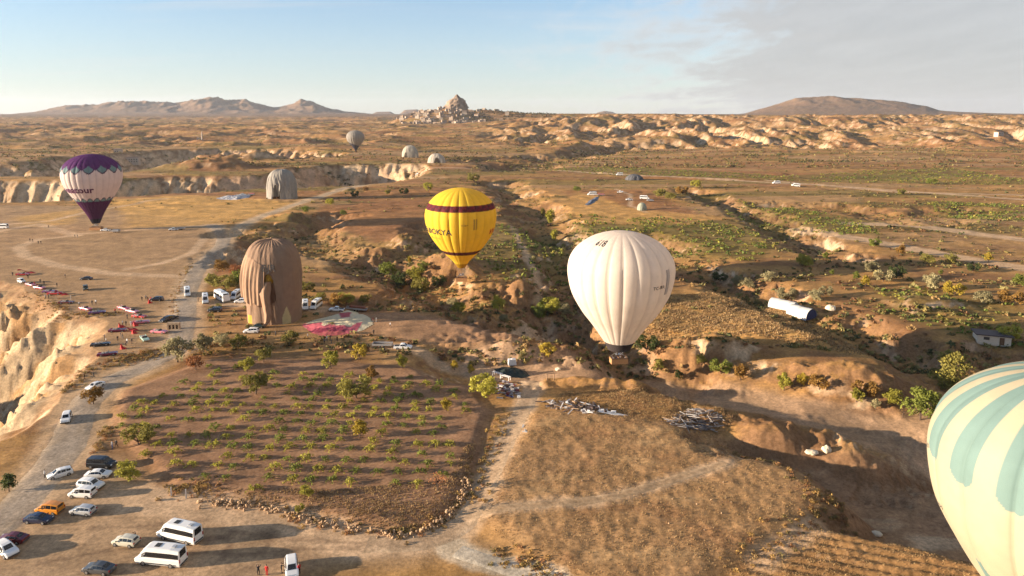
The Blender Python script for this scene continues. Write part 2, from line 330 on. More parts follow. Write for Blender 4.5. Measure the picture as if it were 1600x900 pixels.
def height(x, y):
    x = np.asarray(x, float); y = np.asarray(y, float)
    az = x/np.maximum(y, 60.0)
    calm = np.maximum.reduce([local(x, y, P, 40, lambda a, b, P=P: ss(-18, 6, sdist(a, b, P))) for P in (LAND, LOT, VINE)])
    far = ss(210, 480, y)
    z = fbm(x/95, y/60, 4, 1)*1.7*far*(1-calm)+fbm(x/24, y/20, 3, 9)*0.55*(1-calm)*ss(120, 200, y)+fbm(x/5, y/5, 3, 4)*(0.10+0.10*(1-calm))*(1-ss(500, 900, y))
    # terraces: every parcel lies a little higher or lower than its neighbour
    cr, ce = cells(x/115+0.5*fbm(x/150, y/120, 2, 21), y/30+0.7*fbm(x/190, y/90, 2, 22), 3)
    z = z+(cr-0.5)*2.0*far*(1-calm)*ss(0.0, 0.05, ce)
    # the land rises to a plateau about as high as the drone
    rise_r = 47*ss(880, 2150, y+120*fbm(x/400, y/400, 2, 31)); rise_l = 20*ss(900, 2200, y)+26*ss(2400, 5200, y)
    k = ss(-0.12, 0.12, az); z = z+rise_r*k+rise_l*(1-k)
    wide = ss(500, 1100, y); z = z+fbm(x/330, y/200, 4, 41)*6*wide*(1-0.6*ss(2500, 5000, y))
    # badlands on the scarp to the right: spurs between gullies
    wb = ss(960, 1250, y)*(1-ss(2050, 2500, y))*ss(-0.10, 0.06, az)
    rg = ridged(x/120+0.6*fbm(x/260, y/260, 2, 52), y/300, 4, 51)
    z = z+wb*((rg-0.62)*30)
    # rolling dissected ground to the left
    wl = ss(950, 1300, y)*(1-ss(3800, 5600, y))*(1-ss(-0.16, -0.02, az))
    z = z+wl*((ridged(x/230+0.5*fbm(x/300, y/300, 2, 62), y/170, 4, 61)-0.6)*20)
    # hill of the rock-cut town
    dxt, dyt = x-TX, y-2560
    z = np.maximum(z, (80-0.16*np.abs(dxt+25))*ss(-420, -120, dxt)*(1-ss(300, 520, dxt))*(1-ss(30, 360, np.abs(dyt)))+fbm(x/40, y/40, 3, 71)*4-4+np.where(dxt > 60, -2, 0)) if True else z
    ridge2 = (70-15*ss(TX+60, TX+330, x)+3*fbm(x/60, y/60, 3, 73))*ss(TX-60, TX+100, x)*(1-ss(600, 1100, x))*ss(2330, 2520, y)*(1-ss(3200, 3900, y)); z = np.maximum(z, ridge2)
    # mountains
    for (ma, mz), dist, wid, sd_ in MTN:
        t = np.interp(az, ma, mz-CAM_H, left=0, right=0); w = np.exp(-((y-dist)/wid)**2*1.2)*np.where(y < dist, 1, 1)
        rel = 0.7*fbm(x/420, y/420, 5, 80+sd_, 0.6)+(1.2 if sd_ == 1 else .35)*(ridged(x/260, y/420, 4, 90+sd_)-.6); foot = np.clip(t, 0, None)
        z = np.maximum(z, CAM_H*ss(dist-3.2*wid, dist-0.6*wid, y)*0.97+foot*w*(1+0.55*rel*(1-np.exp(-((y-dist)/wid)**2*40))))if sd_ < 3 else np.where(foot*w > 1, np.maximum(z, CAM_H+foot*w), z)
    # gullies
    for i, (P, wi, wo, dep, rag) in enumerate(GULW):
        def carve(a, b, P=P, wi=wi, wo=wo, dep=dep, rag=rag, i=i):
            d = pdist(a, b, P); e = np.array(P); L = ss(0, 1, 1)
            if i < 2: d = d+rag*fbm(a/(wo*0.9), b/(wo*0.9), 4, 100+i)*1.5; m = 1.0
            else:
                d = d+rag*1.7*fbm(a/(wo*0.8), b/(wo*0.65), 4, 100+i); m = 0.78+0.9*fbm(a/(wo*1.6), b/(wo*1.6), 2, 115+i)
            fl = (ridged(a/(wo*0.17), b/(wo*0.22), 3, 130+i)-0.5) if i > 1 else (ridged(a/(wo*0.22), b/(wo*0.6), 3, 130+i)-0.5)
            t = 1-ss(wi, wo, d); side = 4*t*(1-t)
            return (-dep*t+fl*side*dep*0.34)*m
        z = z+local(x, y, P, wo*1.6+rag*2, carve)
    for i, (bx_, by_, rx, ry, hh, rot) in enumerate(BUMPW):
        def bump(a, b, i=i, bx_=bx_, by_=by_, rx=rx, ry=ry, hh=hh, rot=rot):
            ca, sa = math.cos(rot), math.sin(rot); u = ((a-bx_)*ca+(b-by_)*sa)/rx; v = (-(a-bx_)*sa+(b-by_)*ca)/ry
            q = np.sqrt(u*u+v*v)+0.35*fbm(a/(rx*.5), b/(rx*.5), 3, 160+i)
            t = 1-ss(0.15, 1.15, q); return hh*t*(0.9+0.2*ridged(a/(rx*.3), b/(rx*.3), 3, 190+i))
        z = z+local(x, y, [(bx_-rx, by_-ry), (bx_+rx, by_+ry)], max(rx, ry)*1.2, bump)
    # ground right of the dry field lies lower; the eroded cliff on the left falls away
    z = z+local(x, y, LOW, 12, lambda a, b: -4.4*ss(-1.0, 7.0, sdist(a, b, LOW)+1.2*fbm(a/7, b/7, 3, 220))*(1+0.18*fbm(a/14, b/9, 3, 221)))
    def cliff(a, b):
        d = sdist(a, b, CLIFF)
        d = d+2.6*fbm(a/14, b/14, 3, 230)
        s = a*0.30-b*0.95; l = a*0.95+b*0.30
        s = s+3.5*fbm(a/30, b/30, 2, 231)
        fl = ridged(s/8.5, l/90, 1, 232)*0.60+ridged(s/3.6, l/48, 2, 234)*0.40
        t = ss(0, 46, d); dep = -44*(0.45*t+0.55*np.clip(d/46, 0, 1))
        amp = ss(0.5, 10, d)
        return np.where(d > 0, dep+amp*(fl-0.6)*16.0+amp*0.9*fbm(a/2.5, b/2.5, 3, 235), 0)
    z = z+local(x, y, CLIFF, 8, cliff)
    # ploughed furrows bottom right, ruts of the tracks, field bank
    def furrow(a, b):
        w = ss(0, 2.0, sdist(a, b, PLOW)); s = a*0.32+b*0.95
        return w*(0.14*np.sin(s*2*np.pi/1.7)+0.12*fbm(a/0.8, b/0.8, 2, 240))+0.3*w
    z = z+local(x, y, PLOW, 4, furrow)
    # the dry-stone bank round the vineyard and the grassy shoulder of the field
    z = z+local(x, y, FIELD, 6, lambda a, b: 0.7*ss(-2, 3, sdist(a, b, FIELD))+0.16*fbm(a/1.6, b/1.6, 3, 250)*ss(0, 3, sdist(a, b, FIELD)))
    z = z+local(x, y, VINE, 6, lambda a, b: 0.5*ss(-0.5, 2.5, sdist(a, b, VINE)))
    return z
NR, NC = 1010, 840
Yr = np.concatenate([np.linspace(-40, 58, 34), 60*np.exp(np.arange(NR-34)*math.log(14000/60)/(NR-35))])
T = np.linspace(-1, 1, NC)
GX = np.outer(np.maximum(0.84*Yr+45, 60), T); GY = np.repeat(Yr[:, None], NC, 1)
GZ = height(GX.ravel(), GY.ravel()).reshape(GX.shape)
_WR = np.maximum(0.84*Yr+45, 60)
def Hn(x, y):
    """height of the ground mesh itself, interpolated"""
    x = np.asarray(x, float); y = np.asarray(y, float)
    i = np.clip(np.searchsorted(Yr, y)-1, 0, NR-2); v = np.clip((y-Yr[i])/(Yr[i+1]-Yr[i]), 0, 1)
    def row(k):
        c = np.clip((x/_WR[k]+1)/2*(NC-1), 0, NC-1.001); j = c.astype(int); u = c-j; return GZ[k, j]*(1-u)+GZ[k, j+1]*u
    return row(i)*(1-v)+row(i+1)*v
def H(x, y): return float(Hn(np.array([x]), np.array([y]))[0])
def ground(px, py, it=9):
    """3-D ground point seen at a photo pixel, found on the ground mesh"""
    z = 0.0
    for _ in range(it):
        x, y = G(px, py, z); z = 0.4*z+0.6*H(x, y)
    return x, y, H(x, y)
# colour of the ground itself
def lerp(a, b, t): return a+(np.asarray(b)-a)*t[..., None]
gx, gy = GX.ravel(), GY.ravel()
nA = fbm(gx/30, gy/22, 5, 301); nB = fbm(gx/6, gy/5, 4, 302); nC_ = fbm(gx/170, gy/90, 4, 303)
gold = np.array((0.34, 0.200, 0.078)); brown = np.array((0.215, 0.118, 0.056)); tan = np.array((0.37, 0.245, 0.130)); red = np.array((0.30, 0.150, 0.070)); olive = np.array((0.155, 0.125, 0.040)); tuff = np.array((0.47, 0.365, 0.250)); pink = np.array((0.42, 0.27, 0.175))
C = np.tile(gold, (gx.size, 1))
C = lerp(C, brown, ss(-0.15, 0.35, nA+0.35*nB))
C = lerp(C, tan, 0.7*ss(0.05, 0.5, nC_))
far = ss(230, 330, gy)
pr, pe = cells(gx/115+0.5*fbm(gx/150, gy/120, 2, 21), gy/30+0.7*fbm(gx/190, gy/90, 2, 22), 3)
pr2 = (pr*7.31) % 1.0
pal = np.array([gold*1.05, tan*0.95, red, gold*0.95, olive*1.2, red*0.9, tan*1.1, brown*1.1, gold*1.2])
pc = pal[np.clip((pr2*9).astype(int), 0, 8)]
C = lerp(C, pc, 0.62*far); C = lerp(C, olive, far*0.5*(ss(0.06, 0.0, pe))*ss(-0.1, 0.3, nA))
C = lerp(C, olive*0.85, far*0.70*ss(0.05, 0.42, fbm(gx/140, gy/24, 4, 310)))
C = lerp(C, brown*0.85, far*0.6*ss(0.0, 0.5, fbm(gx/60, gy/14, 5, 311, .6)))
def paint(P, col, amt=1.0, soft=3.0, pad=8, nz=1.5, f=None):
    global C
    w = local(gx, gy, P, pad, lambda a, b: ss(-soft, soft, sdist(a, b, P)+nz*fbm(a/6, b/6, 3, 320)))
    if f is not None: w = w*f
    C = lerp(C, col, amt*w)
for P in SOIL: paint(P, red*0.92, 0.8, 4)
for P in OLIVE: paint(P, olive*1.0, 0.65, 5)
for P in GOLD: paint(P, np.array((0.46, 0.275, 0.098)), 0.85, 4, nz=4)
paint(LAND, np.array((0.335, 0.225, 0.130)), 0.92, 5)
for P in GOLD[:2]: paint(P, np.array((0.47, 0.290, 0.105)), 0.8, 4, nz=5)
C = lerp(C, tan*0.82, 0.6*local(gx, gy, LAND, 5, lambda a, b: ss(0, 6, sdist(a, b, LAND))*ss(0.05, 0.5, fbm(a/35, b/5, 4, 330))))
paint(PLOWED_SOIL, np.array((0.30, 0.185, 0.115)), 0.8, 4)  # purple-brown ploughed soil behind the spread envelope
paint(VINE, np.array((0.250, 0.150, 0.092)), 0.95, 2.0)
C = lerp(C, np.array((0.33, 0.210, 0.130)), 0.55*local(gx, gy, VINE, 2, lambda a, b: ss(0, 2, sdist(a, b, VINE))*ss(0.0, 0.5, fbm(a/12, b/1.6, 4, 331))))
paint(LOT, np.array((0.345, 0.245, 0.155)), 0.95, 3.5)
C = lerp(C, np.array((0.25, 0.175, 0.112)), 0.8*local(gx, gy, LOT, 2, lambda a, b: ss(0, 3, sdist(a, b, LOT))*ss(0.0, 0.45, fbm(a/9, b/4, 4, 332))))
paint(FIELD, np.array((0.325, 0.205, 0.105)), 0.85, 3)
C = lerp(C, np.array((0.40, 0.270, 0.140)), 0.6*local(gx, gy, FIELD, 2, lambda a, b: ss(0, 3, sdist(a, b, FIELD))*ss(0.1, 0.4, fbm(a/17, b/4, 4, 335))))
C = lerp(C, np.array((0.25, 0.140, 0.070)), 0.75*local(gx, gy, FIELD, 2, lambda a, b: ss(0, 3, sdist(a, b, FIELD))*ss(0.0, 0.4, fbm(a/10, b/7, 5, 333, 0.6))))
paint(LOW, np.array((0.29, 0.190, 0.120)), 0.8, 3)
C = lerp(C, tuff*0.9, 0.75*local(gx, gy, LOW, 2, lambda a, b: ss(2, 6, sdist(a, b, LOW))*ss(0.12, 0.4, fbm(a/16, b/5, 4, 334))))
paint(PLOW, np.array((0.33, 0.195, 0.085)), 0.9, 2)
# steep ground shows the pale tuff
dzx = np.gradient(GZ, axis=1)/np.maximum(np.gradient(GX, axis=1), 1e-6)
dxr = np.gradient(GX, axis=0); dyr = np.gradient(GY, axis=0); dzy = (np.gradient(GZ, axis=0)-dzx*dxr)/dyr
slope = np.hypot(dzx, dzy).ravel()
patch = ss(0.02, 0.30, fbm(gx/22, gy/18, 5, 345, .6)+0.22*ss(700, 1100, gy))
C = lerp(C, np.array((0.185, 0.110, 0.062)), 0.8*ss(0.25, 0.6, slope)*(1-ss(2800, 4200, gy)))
canyon = np.maximum.reduce([local(gx, gy, P, wo, lambda a, b: 1-ss(wo*.95, wo*1.15, pdist(a, b, P))) for P, wi, wo, dep, rag in GULW[:2]])
patch = np.maximum(patch, canyon*ss(-.35, .05, nA+.4*nB))
bare = ss(0.30, 0.72, slope+0.28*nB+0.20*nA)*patch*(1-ss(2800, 4200, gy))
tcol = lerp(np.tile(tuff, (gx.size, 1)), pink, 0.7*ss(-0.1, 0.4, fbm(gx/70, gy/60, 3, 340)))
C = lerp(C, np.zeros(3), np.zeros(gx.size)); C = C+(tcol-C)*(bare*0.92)[:, None]
cl = local(gx, gy, CLIFF, 4, lambda a, b: ss(1.0, 6, sdist(a, b, CLIFF)+3*fbm(a/6, b/6, 3, 341)))
C = lerp(C, np.array((0.40, 0.315, 0.210)), 0.9*cl); C = lerp(C, np.array((0.29, 0.170, 0.075)), cl*0.85*ss(-0.05, 0.25, fbm(gx/9, gy/7, 4, 342)))
# worn tracks and roads
def worn(P, w, col, amt, soft=1.0):
    global C
    k = local(gx, gy, P, w+6, lambda a, b: 1-ss(w-soft*0.6, w+soft*1.3, pdist(a, b, P)+0.8*fbm(a/3, b/3, 3, 350)))
    C = lerp(C, col, amt*k)
for P, w in TRACKS: worn(P, w, np.array((0.50, 0.365, 0.240)), 0.80)
for pts in ([(330,842),(352,838),(362,850),(350,870),(330,884)],[(360,830),(420,838),(500,846),(600,850)],[(300,862),(380,866),(470,858),(560,856)],[(400,828),(425,832),(420,850),(400,868)],[(60,880),(160,862),(260,850),(360,838)],[(140,826),(220,822),(330,812)]):
    worn(GP(pts), .28, np.array((0.17, 0.115, 0.075)), 0.6, 0.35)
wash = GULW[8][0]; worn(wash, 6.0, np.array((0.36, 0.250, 0.165)), 0.85, 2.5)
worn(ROAD, 4.6, np.array((0.46, 0.330, 0.205)), 0.85, 1.6); worn(ROAD, 2.6, np.array((0.27, 0.215, 0.17)), 0.9, 0.8)
worn(ROAD2, 4.0, np.array((0.48, 0.340, 0.205)), 0.8, 1.6); worn(PALE, 1.9, np.array((0.50, 0.420, 0.310)), 0.95, 0.5)
# mountains: grey-brown scrub
C = lerp(C, np.array((0.165, 0.118, 0.090)), 0.8*ss(3300, 4600, gy))
nD = fbm(gx/13, gy/7, 4, 360, .65); nE = fbm(gx/3.1, gy/2.3, 3, 361, .65)
C = C*(1+0.22*nB+0.45*nD*ss(180, 400, gy)+0.26*nE*(1-ss(300, 600, gy)))[:, None]*np.array((1.0, 0.925, 0.85)); C = np.clip(C, 0.02, 0.8)
idx = np.arange(NR*NC).reshape(NR, NC)
quads = np.stack([idx[:-1, :-1], idx[:-1, 1:], idx[1:, 1:], idx[1:, :-1]], -1).reshape(-1, 4)
def ground_material():
    m = bpy.data.materials.new('dry_ground'); m.use_nodes = True; t = m.node_tree; b = t.nodes['Principled BSDF']
    b.inputs['Roughness'].default_value = 0.95; b.inputs['Specular IOR Level'].default_value = 0.08
    at = t.nodes.new('ShaderNodeAttribute'); at.attribute_name = 'Col'; co = t.nodes.new('ShaderNodeTexCoord'); val = None; hts = []
    for sc_, lo, hi in ((0.11, 0.78, 1.22), (0.45, 0.84, 1.16), (1.9, 0.68, 1.32), (7.0, 0.80, 1.20)):
        n = t.nodes.new('ShaderNodeTexNoise'); n.inputs['Scale'].default_value = sc_; n.inputs['Detail'].default_value = 5; n.inputs['Roughness'].default_value = 0.62
        t.links.new(co.outputs['Object'], n.inputs[0]); mr = t.nodes.new('ShaderNodeMapRange'); mr.inputs[1].default_value = 0.3; mr.inputs[2].default_value = 0.7
        mr.inputs[3].default_value = lo; mr.inputs[4].default_value = hi; t.links.new(n.outputs[0], mr.inputs[0]); hts.append(n.outputs[0])
        if val is None: val = mr.outputs[0]
        else:
            mu = t.nodes.new('ShaderNodeMath'); mu.operation = 'MULTIPLY'; t.links.new(val, mu.inputs[0]); t.links.new(mr.outputs[0], mu.inputs[1]); val = mu.outputs[0]
    v = t.nodes.new('ShaderNodeVectorMath'); v.operation = 'SCALE'; t.links.new(at.outputs['Color'], v.inputs[0]); t.links.new(val, v.inputs['Scale'])
    t.links.new(v.outputs[0], b.inputs['Base Color'])
    bp = t.nodes.new('ShaderNodeBump'); bp.inputs['Strength'].default_value = 0.35; bp.inputs['Distance'].default_value = 0.10; t.links.new(hts[2], bp.inputs['Height'])
    t.links.new(bp.outputs[0], b.inputs['Normal']); return m
gm = ground_material()
me = mesh_np('ground', np.stack([gx, gy, GZ.ravel()], 1), quads, [gm], True, C)
tag(obj('ground', me), kind='structure')

def sheet_along(name, P, w, col, col2, step=1.2, cross=9, lift=.05, seed=0, rut=.9):
    P = np.array(P); L = np.r_[0, np.cumsum(np.hypot(*np.diff(P, axis=0).T))]; n = max(int(L[-1]/step), 6); u = np.linspace(0, L[-1], n)
    x = np.interp(u, L, P[:, 0]); y = np.interp(u, L, P[:, 1])
    k = max(3, int(7/step)); ker = np.hanning(2*k+1); ker /= ker.sum(); x = np.convolve(np.pad(x, k, mode='edge'), ker, 'valid'); y = np.convolve(np.pad(y, k, mode='edge'), ker, 'valid')
    tx, ty = np.gradient(x), np.gradient(y); q = np.hypot(tx, ty)+1e-9; tx, ty = tx/q, ty/q
    s = np.linspace(-1, 1, cross); W = w*(1+.22*fbm(u/6, u*0+seed, 3, 260+seed))
    X = x[:, None]-ty[:, None]*s*W[:, None]; Y = y[:, None]+tx[:, None]*s*W[:, None]
    Z = Hn(X.ravel(), Y.ravel()).reshape(X.shape)+lift-.07*np.abs(s)**6
    c = np.tile(col, (X.size, 1)); e = np.abs(np.tile(s, n)); m = np.clip(ss(.55, 1.0, e+.35*fbm(X.ravel()/3, Y.ravel()/3, 3, 270+seed))+.8*np.exp(-((e-.42)/.16)**2)*rut*ss(-.3, .3, fbm(X.ravel()/8, Y.ravel()/8, 2, 271)), 0, 1)
    c = c+(np.asarray(col2)-c)*m[:, None]; c = c*(1+.2*fbm(X.ravel()/2, Y.ravel()/2, 3, 272))[:, None]
    ii = np.arange(X.size).reshape(X.shape); F_ = np.stack([ii[:-1, :-1], ii[:-1, 1:], ii[1:, 1:], ii[1:, :-1]], -1).reshape(-1, 4)[:, ::-1]
    o = obj(name, mesh_np(name, np.stack([X, Y, Z], -1).reshape(-1, 3), F_, [gm], True, c)); return tag(o, kind='structure')
sheet_along('road', ROAD, 2.9, (0.30, 0.238, 0.180), (0.40, 0.295, 0.195), seed=1, lift=.07)
sheet_along('dirt_road', ROAD2, 3.0, (0.40, 0.29, 0.185), (0.46, 0.325, 0.20), 2.0, seed=2)
sheet_along('dirt_track', TRACKS[0][0], 1.9, (0.36, 0.245, 0.15), (0.45, 0.32, 0.20), 1.0, seed=3)
sheet_along('field_track', TRACKS[1][0], 1.0, (0.34, 0.225, 0.13), (0.43, 0.30, 0.18), 1.0, seed=4)
sheet_along('footpath', PALE, 1.4, (0.48, 0.40, 0.30), (0.52, 0.44, 0.33), .8, seed=5, rut=0)
# ------------------------------------------------------------------ hot-air balloons
def spline(pts, n):
    """smooth curve through (z, r) points, n samples"""
    P = np.array(pts, float); P = np.vstack([2*P[0]-P[1], P, 2*P[-1]-P[-2]]); m = len(pts)-1
    t = np.linspace(0, m-1e-6, n); i = t.astype(int); u = (t-i)[:, None]
    p0, p1, p2, p3 = P[i], P[i+1], P[i+2], P[i+3]
    return 0.5*(2*p1+(p2-p0)*u+(2*p0-5*p1+4*p2-p3)*u*u+(3*p1-p0-3*p2+p3)*u**3)
def crown_prof(low, a=0.71, flat=0.0):
    """lower points given from the mouth up to just below the equator (z, r); elliptical crown added"""
    up = [(a*math.sin(R(t)), math.cos(R(t))) for t in (0, 15, 30, 45, 58, 70, 80, 87, 90)]
    return low+up
class Envelope:
    def __init__(s, prof, Rm, ng, bulge, nseg=8, nz=110):
        q = spline(prof, nz); s.z = q[:, 0]*Rm; s.r = np.maximum(q[:, 1]*Rm, 0.0); s.ng = ng; s.bulge = bulge; s.R = Rm; s.nseg = nseg
        s.arc = np.concatenate([[0], np.cumsum(np.hypot(np.diff(s.z), np.diff(s.r)))]); s.arc /= s.arc[-1]
    def mult(s, th):
        g = (th/(2*np.pi)*s.ng) % 1.0; return 1+s.bulge*(np.sqrt(np.clip(4*g*(1-g), 0, 1))-0.6)
    def rad(s, th, z): return np.interp(z, s.z, s.r)*s.mult(th)
    def mesh(s, name, colfn, m, top=None, fold=0.0):
        nt_ = s.ng*s.nseg; th = np.arange(nt_)/nt_*2*np.pi; A, Rr = np.meshgrid(th, s.r); _, Z = np.meshgrid(th, s.z); _, U = np.meshgrid(th, s.arc)
        rr = Rr*s.mult(A)
        if fold: rr = rr*(1+fold*(1-U)*fbm(A*9, U*2.0, 3, 400))
        V = np.stack([rr*np.cos(A), rr*np.sin(A), Z], -1).reshape(-1, 3)
        n = len(s.z); ii = np.arange(n*nt_).reshape(n, nt_); jj = np.roll(ii, -1, 1)
        Fq = np.stack([ii[:-1], jj[:-1], jj[1:], ii[1:]], -1).reshape(-1, 4)
        c = colfn(A.ravel(), U.ravel(), Z.ravel()); g = A.ravel()/(2*np.pi)*s.ng; seam = np.abs((g+.5) % 1.0-.5) < .55/s.nseg
        pan = (np.sin(np.floor(g+1e-6)*12.99+np.floor(U.ravel()*16)*78.2)*43758.5) % 1.0
        c = c*(1-.10*seam)[:, None]*(.965+.05*pan)[:, None]
        return mesh_np(name, V, Fq, [m], True, c)
    def text(s, name, body, th0, z0, size, m, parent, off=0.10, bold=0.012):
        cu_ = bpy.data.curves.new('lettering', 'FONT'); cu_.body = body; cu_.size = size; cu_.align_x = 'CENTER'; cu_.align_y = 'CENTER'; cu_.resolution_u = 3; cu_.offset = bold*size
        o = bpy.data.objects.new('lettering_source', cu_); COL.objects.link(o); dg = bpy.context.evaluated_depsgraph_get()
        me_ = bpy.data.meshes.new_from_object(o.evaluated_get(dg)); bpy.data.objects.remove(o); bpy.data.curves.remove(cu_)
        bm = bmesh.new(); bm.from_mesh(me_); bmesh.ops.triangulate(bm, faces=bm.faces)
        bmesh.ops.subdivide_edges(bm, edges=[e for e in bm.edges if e.calc_length() > size*0.22], cuts=2, use_grid_fill=False); bmesh.ops.triangulate(bm, faces=bm.faces)
        for v in bm.verts:
            z = z0+v.co.y*0.9; r0 = float(np.interp(z0, s.z, s.r)); th = th0+v.co.x/r0
            r = float(s.rad(th, z))+off; v.co = Vector((r*math.cos(th), r*math.sin(th), z))
        bm.to_mesh(me_); bm.free(); me_.materials.clear(); me_.materials.append(m); me_.name = name
        return obj(name, me_, parent)
    def patch(s, name, th0, th1, z0, z1, m, parent, off=0.06, n=8):
        V = []; 
        for j in range(n+1):
            for i in range(n+1):
                th = th0+(th1-th0)*i/n; z = z0+(z1-z0)*j/n; r = float(s.rad(th, z))+off; V.append((r*math.cos(th), r*math.sin(th), z))
        Fq = [(j*(n+1)+i, j*(n+1)+i+1, (j+1)*(n+1)+i+1, (j+1)*(n+1)+i) for j in range(n) for i in range(n)]
        return obj(name, mesh_np(name, V, Fq, [m], True), parent)
cloth = vcolmat('balloon_cloth', 0.42, 0.7, 0.05, 0.6)
cloth_flat = vcolmat('slack_balloon_cloth', 0.15, 0.75, 0.10, 0.8, wrinkle=0.6)
M_dark = mat('dark_cloth', (0.03, 0.022, 0.022), 0.8); M_wicker = mat('wicker', (0.36, 0.18, 0.075), 0.85, 0.35, 9.0, bump=0.5)
M_leather = mat('basket_leather', (0.12, 0.06, 0.03), 0.6); M_steel = mat('burner_steel', (0.45, 0.45, 0.46), 0.3, 0.1, 5, 1.0)
M_ink = mat('purple_print', (0.10, 0.02, 0.07), 0.8); M_inkb = mat('black_print', (0.035, 0.03, 0.03), 0.8); M_inkg = mat('grey_print', (0.30, 0.26, 0.24), 0.8)
M_inkr = mat('red_print', (0.45, 0.03, 0.02), 0.8); M_rope = mat('cable', (0.12, 0.10, 0.08), 0.7)
def rig(t, env, zb, w, d, bh=1.3, scoop=None, scoopm=None, mouth_drop=2.6):
    """basket, burner, cables and skirt under an envelope; zb is the basket floor height in the balloon's frame"""
    zm = float(env.z[0]); rm = float(env.r[0])
    b = MB(); th_ = 0.14
    for sx in (-1, 1): b.box((sx*(w/2-th_/2), 0, zb+bh/2), (th_, d, bh))
    for sy in (-1, 1): b.box((0, sy*(d/2-th_/2), zb+bh/2), (w-2*th_, th_, bh))
    b.box((0, 0, zb+0.06), (w-2*th_, d-2*th_, 0.12)); b.box((0, 0, zb+bh/2), (0.1, d-2*th_, bh*0.96))
    bk = b.obj('basket', M_wicker, t)
    r = MB()
    for sx in (-1, 1): r.box((sx*(w/2-th_/2), 0, zb+bh+0.06), (0.24, d+0.1, 0.12))
    for sy in (-1, 1): r.box((0, sy*(d/2-th_/2), zb+bh+0.061), (w-0.2, 0.24, 0.12))
    r.obj('rim', M_leather, bk)
    bu = MB(); hb = zb+bh+1.15
    for sx in (-0.45, 0.45):
        for sy in (-0.3, 0.3): bu.tube((sx, sy, hb-0.25), (sx, sy, hb+0.35), 0.2, 0.24, 8)
    bu.box((0, 0, hb-0.3), (1.9, 1.2, 0.1)); bu.obj('burner', M_steel, t)
    c = MB()
    for sx in (-1, 1):
        for sy in (-1, 1): c.tube((sx*w*0.46, sy*d*0.46, zb+bh), (sx*0.9, sy*0.55, hb-0.3), 0.06, n=4)
    for i in range(12):
        a = 2*math.pi*i/12; c.tube((0.95*math.cos(a), 0.6*math.sin(a), hb-0.28), (rm*math.cos(a), rm*math.sin(a), zm+0.1), 0.03, n=3)
    tag(c.obj('cables', M_rope, t), kind='stuff')
    if scoop:
        n = 28; V = []; 
        for k, (z, r_) in enumerate(((zm+0.25, rm*1.0), (zm-scoop*0.5, rm*0.86), (zm-scoop, rm*0.74))):
            for i in range(n+1):
                a = R(-150)+R(300)*i/n-R(90); V.append((r_*math.cos(a), r_*math.sin(a), z))
        Fq = [(k*(n+1)+i, k*(n+1)+i+1, (k+1)*(n+1)+i+1, (k+1)*(n+1)+i) for k in range(2) for i in range(n)]
        obj('skirt', mesh_np('skirt', V, Fq, [scoopm], True), t)
def place(px, py, Zd):
    """a point at a given depth along the lens axis on the line of sight through a photo pixel"""
    u, v = (px-800)/F, (py-CY)/F; return Vector((u*Zd, (cp-v*sp_)*Zd, CAM_H+(-sp_-v*cp)*Zd))
def band(u, a, b): return (u >= a) & (u < b)

# white balloon
low_white = [(-1.42, .30), (-1.10, .52), (-.84, .715), (-.52, .895), (-.25, .975)]
E = Envelope(crown_prof(low_white), 12.5, 24, 0.032, 8, 120)
pos = place(970, 419, 148); KW = 148/162; t = thing('hot_air_balloon', 'plain cream white balloon drifting low over the gully, basket of passengers below', 'balloon', pos, R(8), 'hot air balloons in flight', KW)
WHITE_B = (t, pos)
def c_white(A, U, Z): c = np.tile((0.74, 0.650, 0.565), (A.size, 1)); c[(U > 0.965)] *= 0.93; c[band(U, .958, .963)] *= .7; return c
obj('envelope', E.mesh('envelope', c_white, cloth), t); rig(t, E, -23.4, 4.1, 2.0, 1.35, 2.1, M_dark)
E.text('lettering', '618', R(-143), 7.0, 1.7, M_inkb, t); E.text('lettering', 'TC-BIR', R(-64), -2.2, 1.15, M_inkb, t)
for k in range(3): E.patch('ladder_print', R(-54)+k*R(2.3), R(-52.2)+k*R(2.3), -4.2, 1.6, M_inkg if k != 1 else mat('pale_print', (0.45, 0.40, 0.36)), t, 0.06)

# yellow balloon
low_y = [(-1.52, .10), (-1.30, .26), (-1.08, .48), (-.82, .70), (-.52, .885), (-.25, .975)]
E = Envelope(crown_prof(low_y, .78), 12.6, 24, 0.04, 8, 130); pos = place(720, 336, 222)
t = thing('hot_air_balloon', 'bright yellow balloon with dark red checkered band hovering above pale rocky gully', 'balloon', pos, R(0), 'hot air balloons in flight', 222/244)
def c_yel(A, U, Z):
    c = np.tile((0.80, 0.56, 0.055), (A.size, 1)); mar = np.array((0.085, 0.022, 0.035)); z = Z/12.6
    g = np.floor(A/(2*np.pi)*48).astype(int); row = np.floor((z-.20)/.095).astype(int); b = band(z, .21, .37)
    c[b] = mar; c[b & ((g+row) % 2 == 0)] = (0.15, 0.025, 0.035); c[band(z, -1.09, -.96)] = mar; c[z < -1.40] = (0.42, 0.25, 0.02); return c
obj('envelope', E.mesh('envelope', c_yel, cloth), t); rig(t, E, -24.2, 3.8, 1.9, 1.35)
E.text('lettering', 'KAPADOKYA', R(-146), -4.6, 3.1, M_inkb, t); E.text('lettering', 'BALLOONS', R(-140), -7.0, 1.05, mat('pale_ochre_print', (0.50, 0.32, 0.05)), t)
E.text('lettering', 'TC-BKY', R(-80), -1.9, 0.7, M_inkb, t); E.text('lettering', 'KAPADOKYA', R(14), -5.2, 2.9, M_inkr, t)
for k in range(2): E.patch('ladder_print', R(-66)+k*R(4), R(-63.5)+k*R(4), -3.6, 0.2, mat('ochre_print', (0.42, 0.24, 0.03)), t)

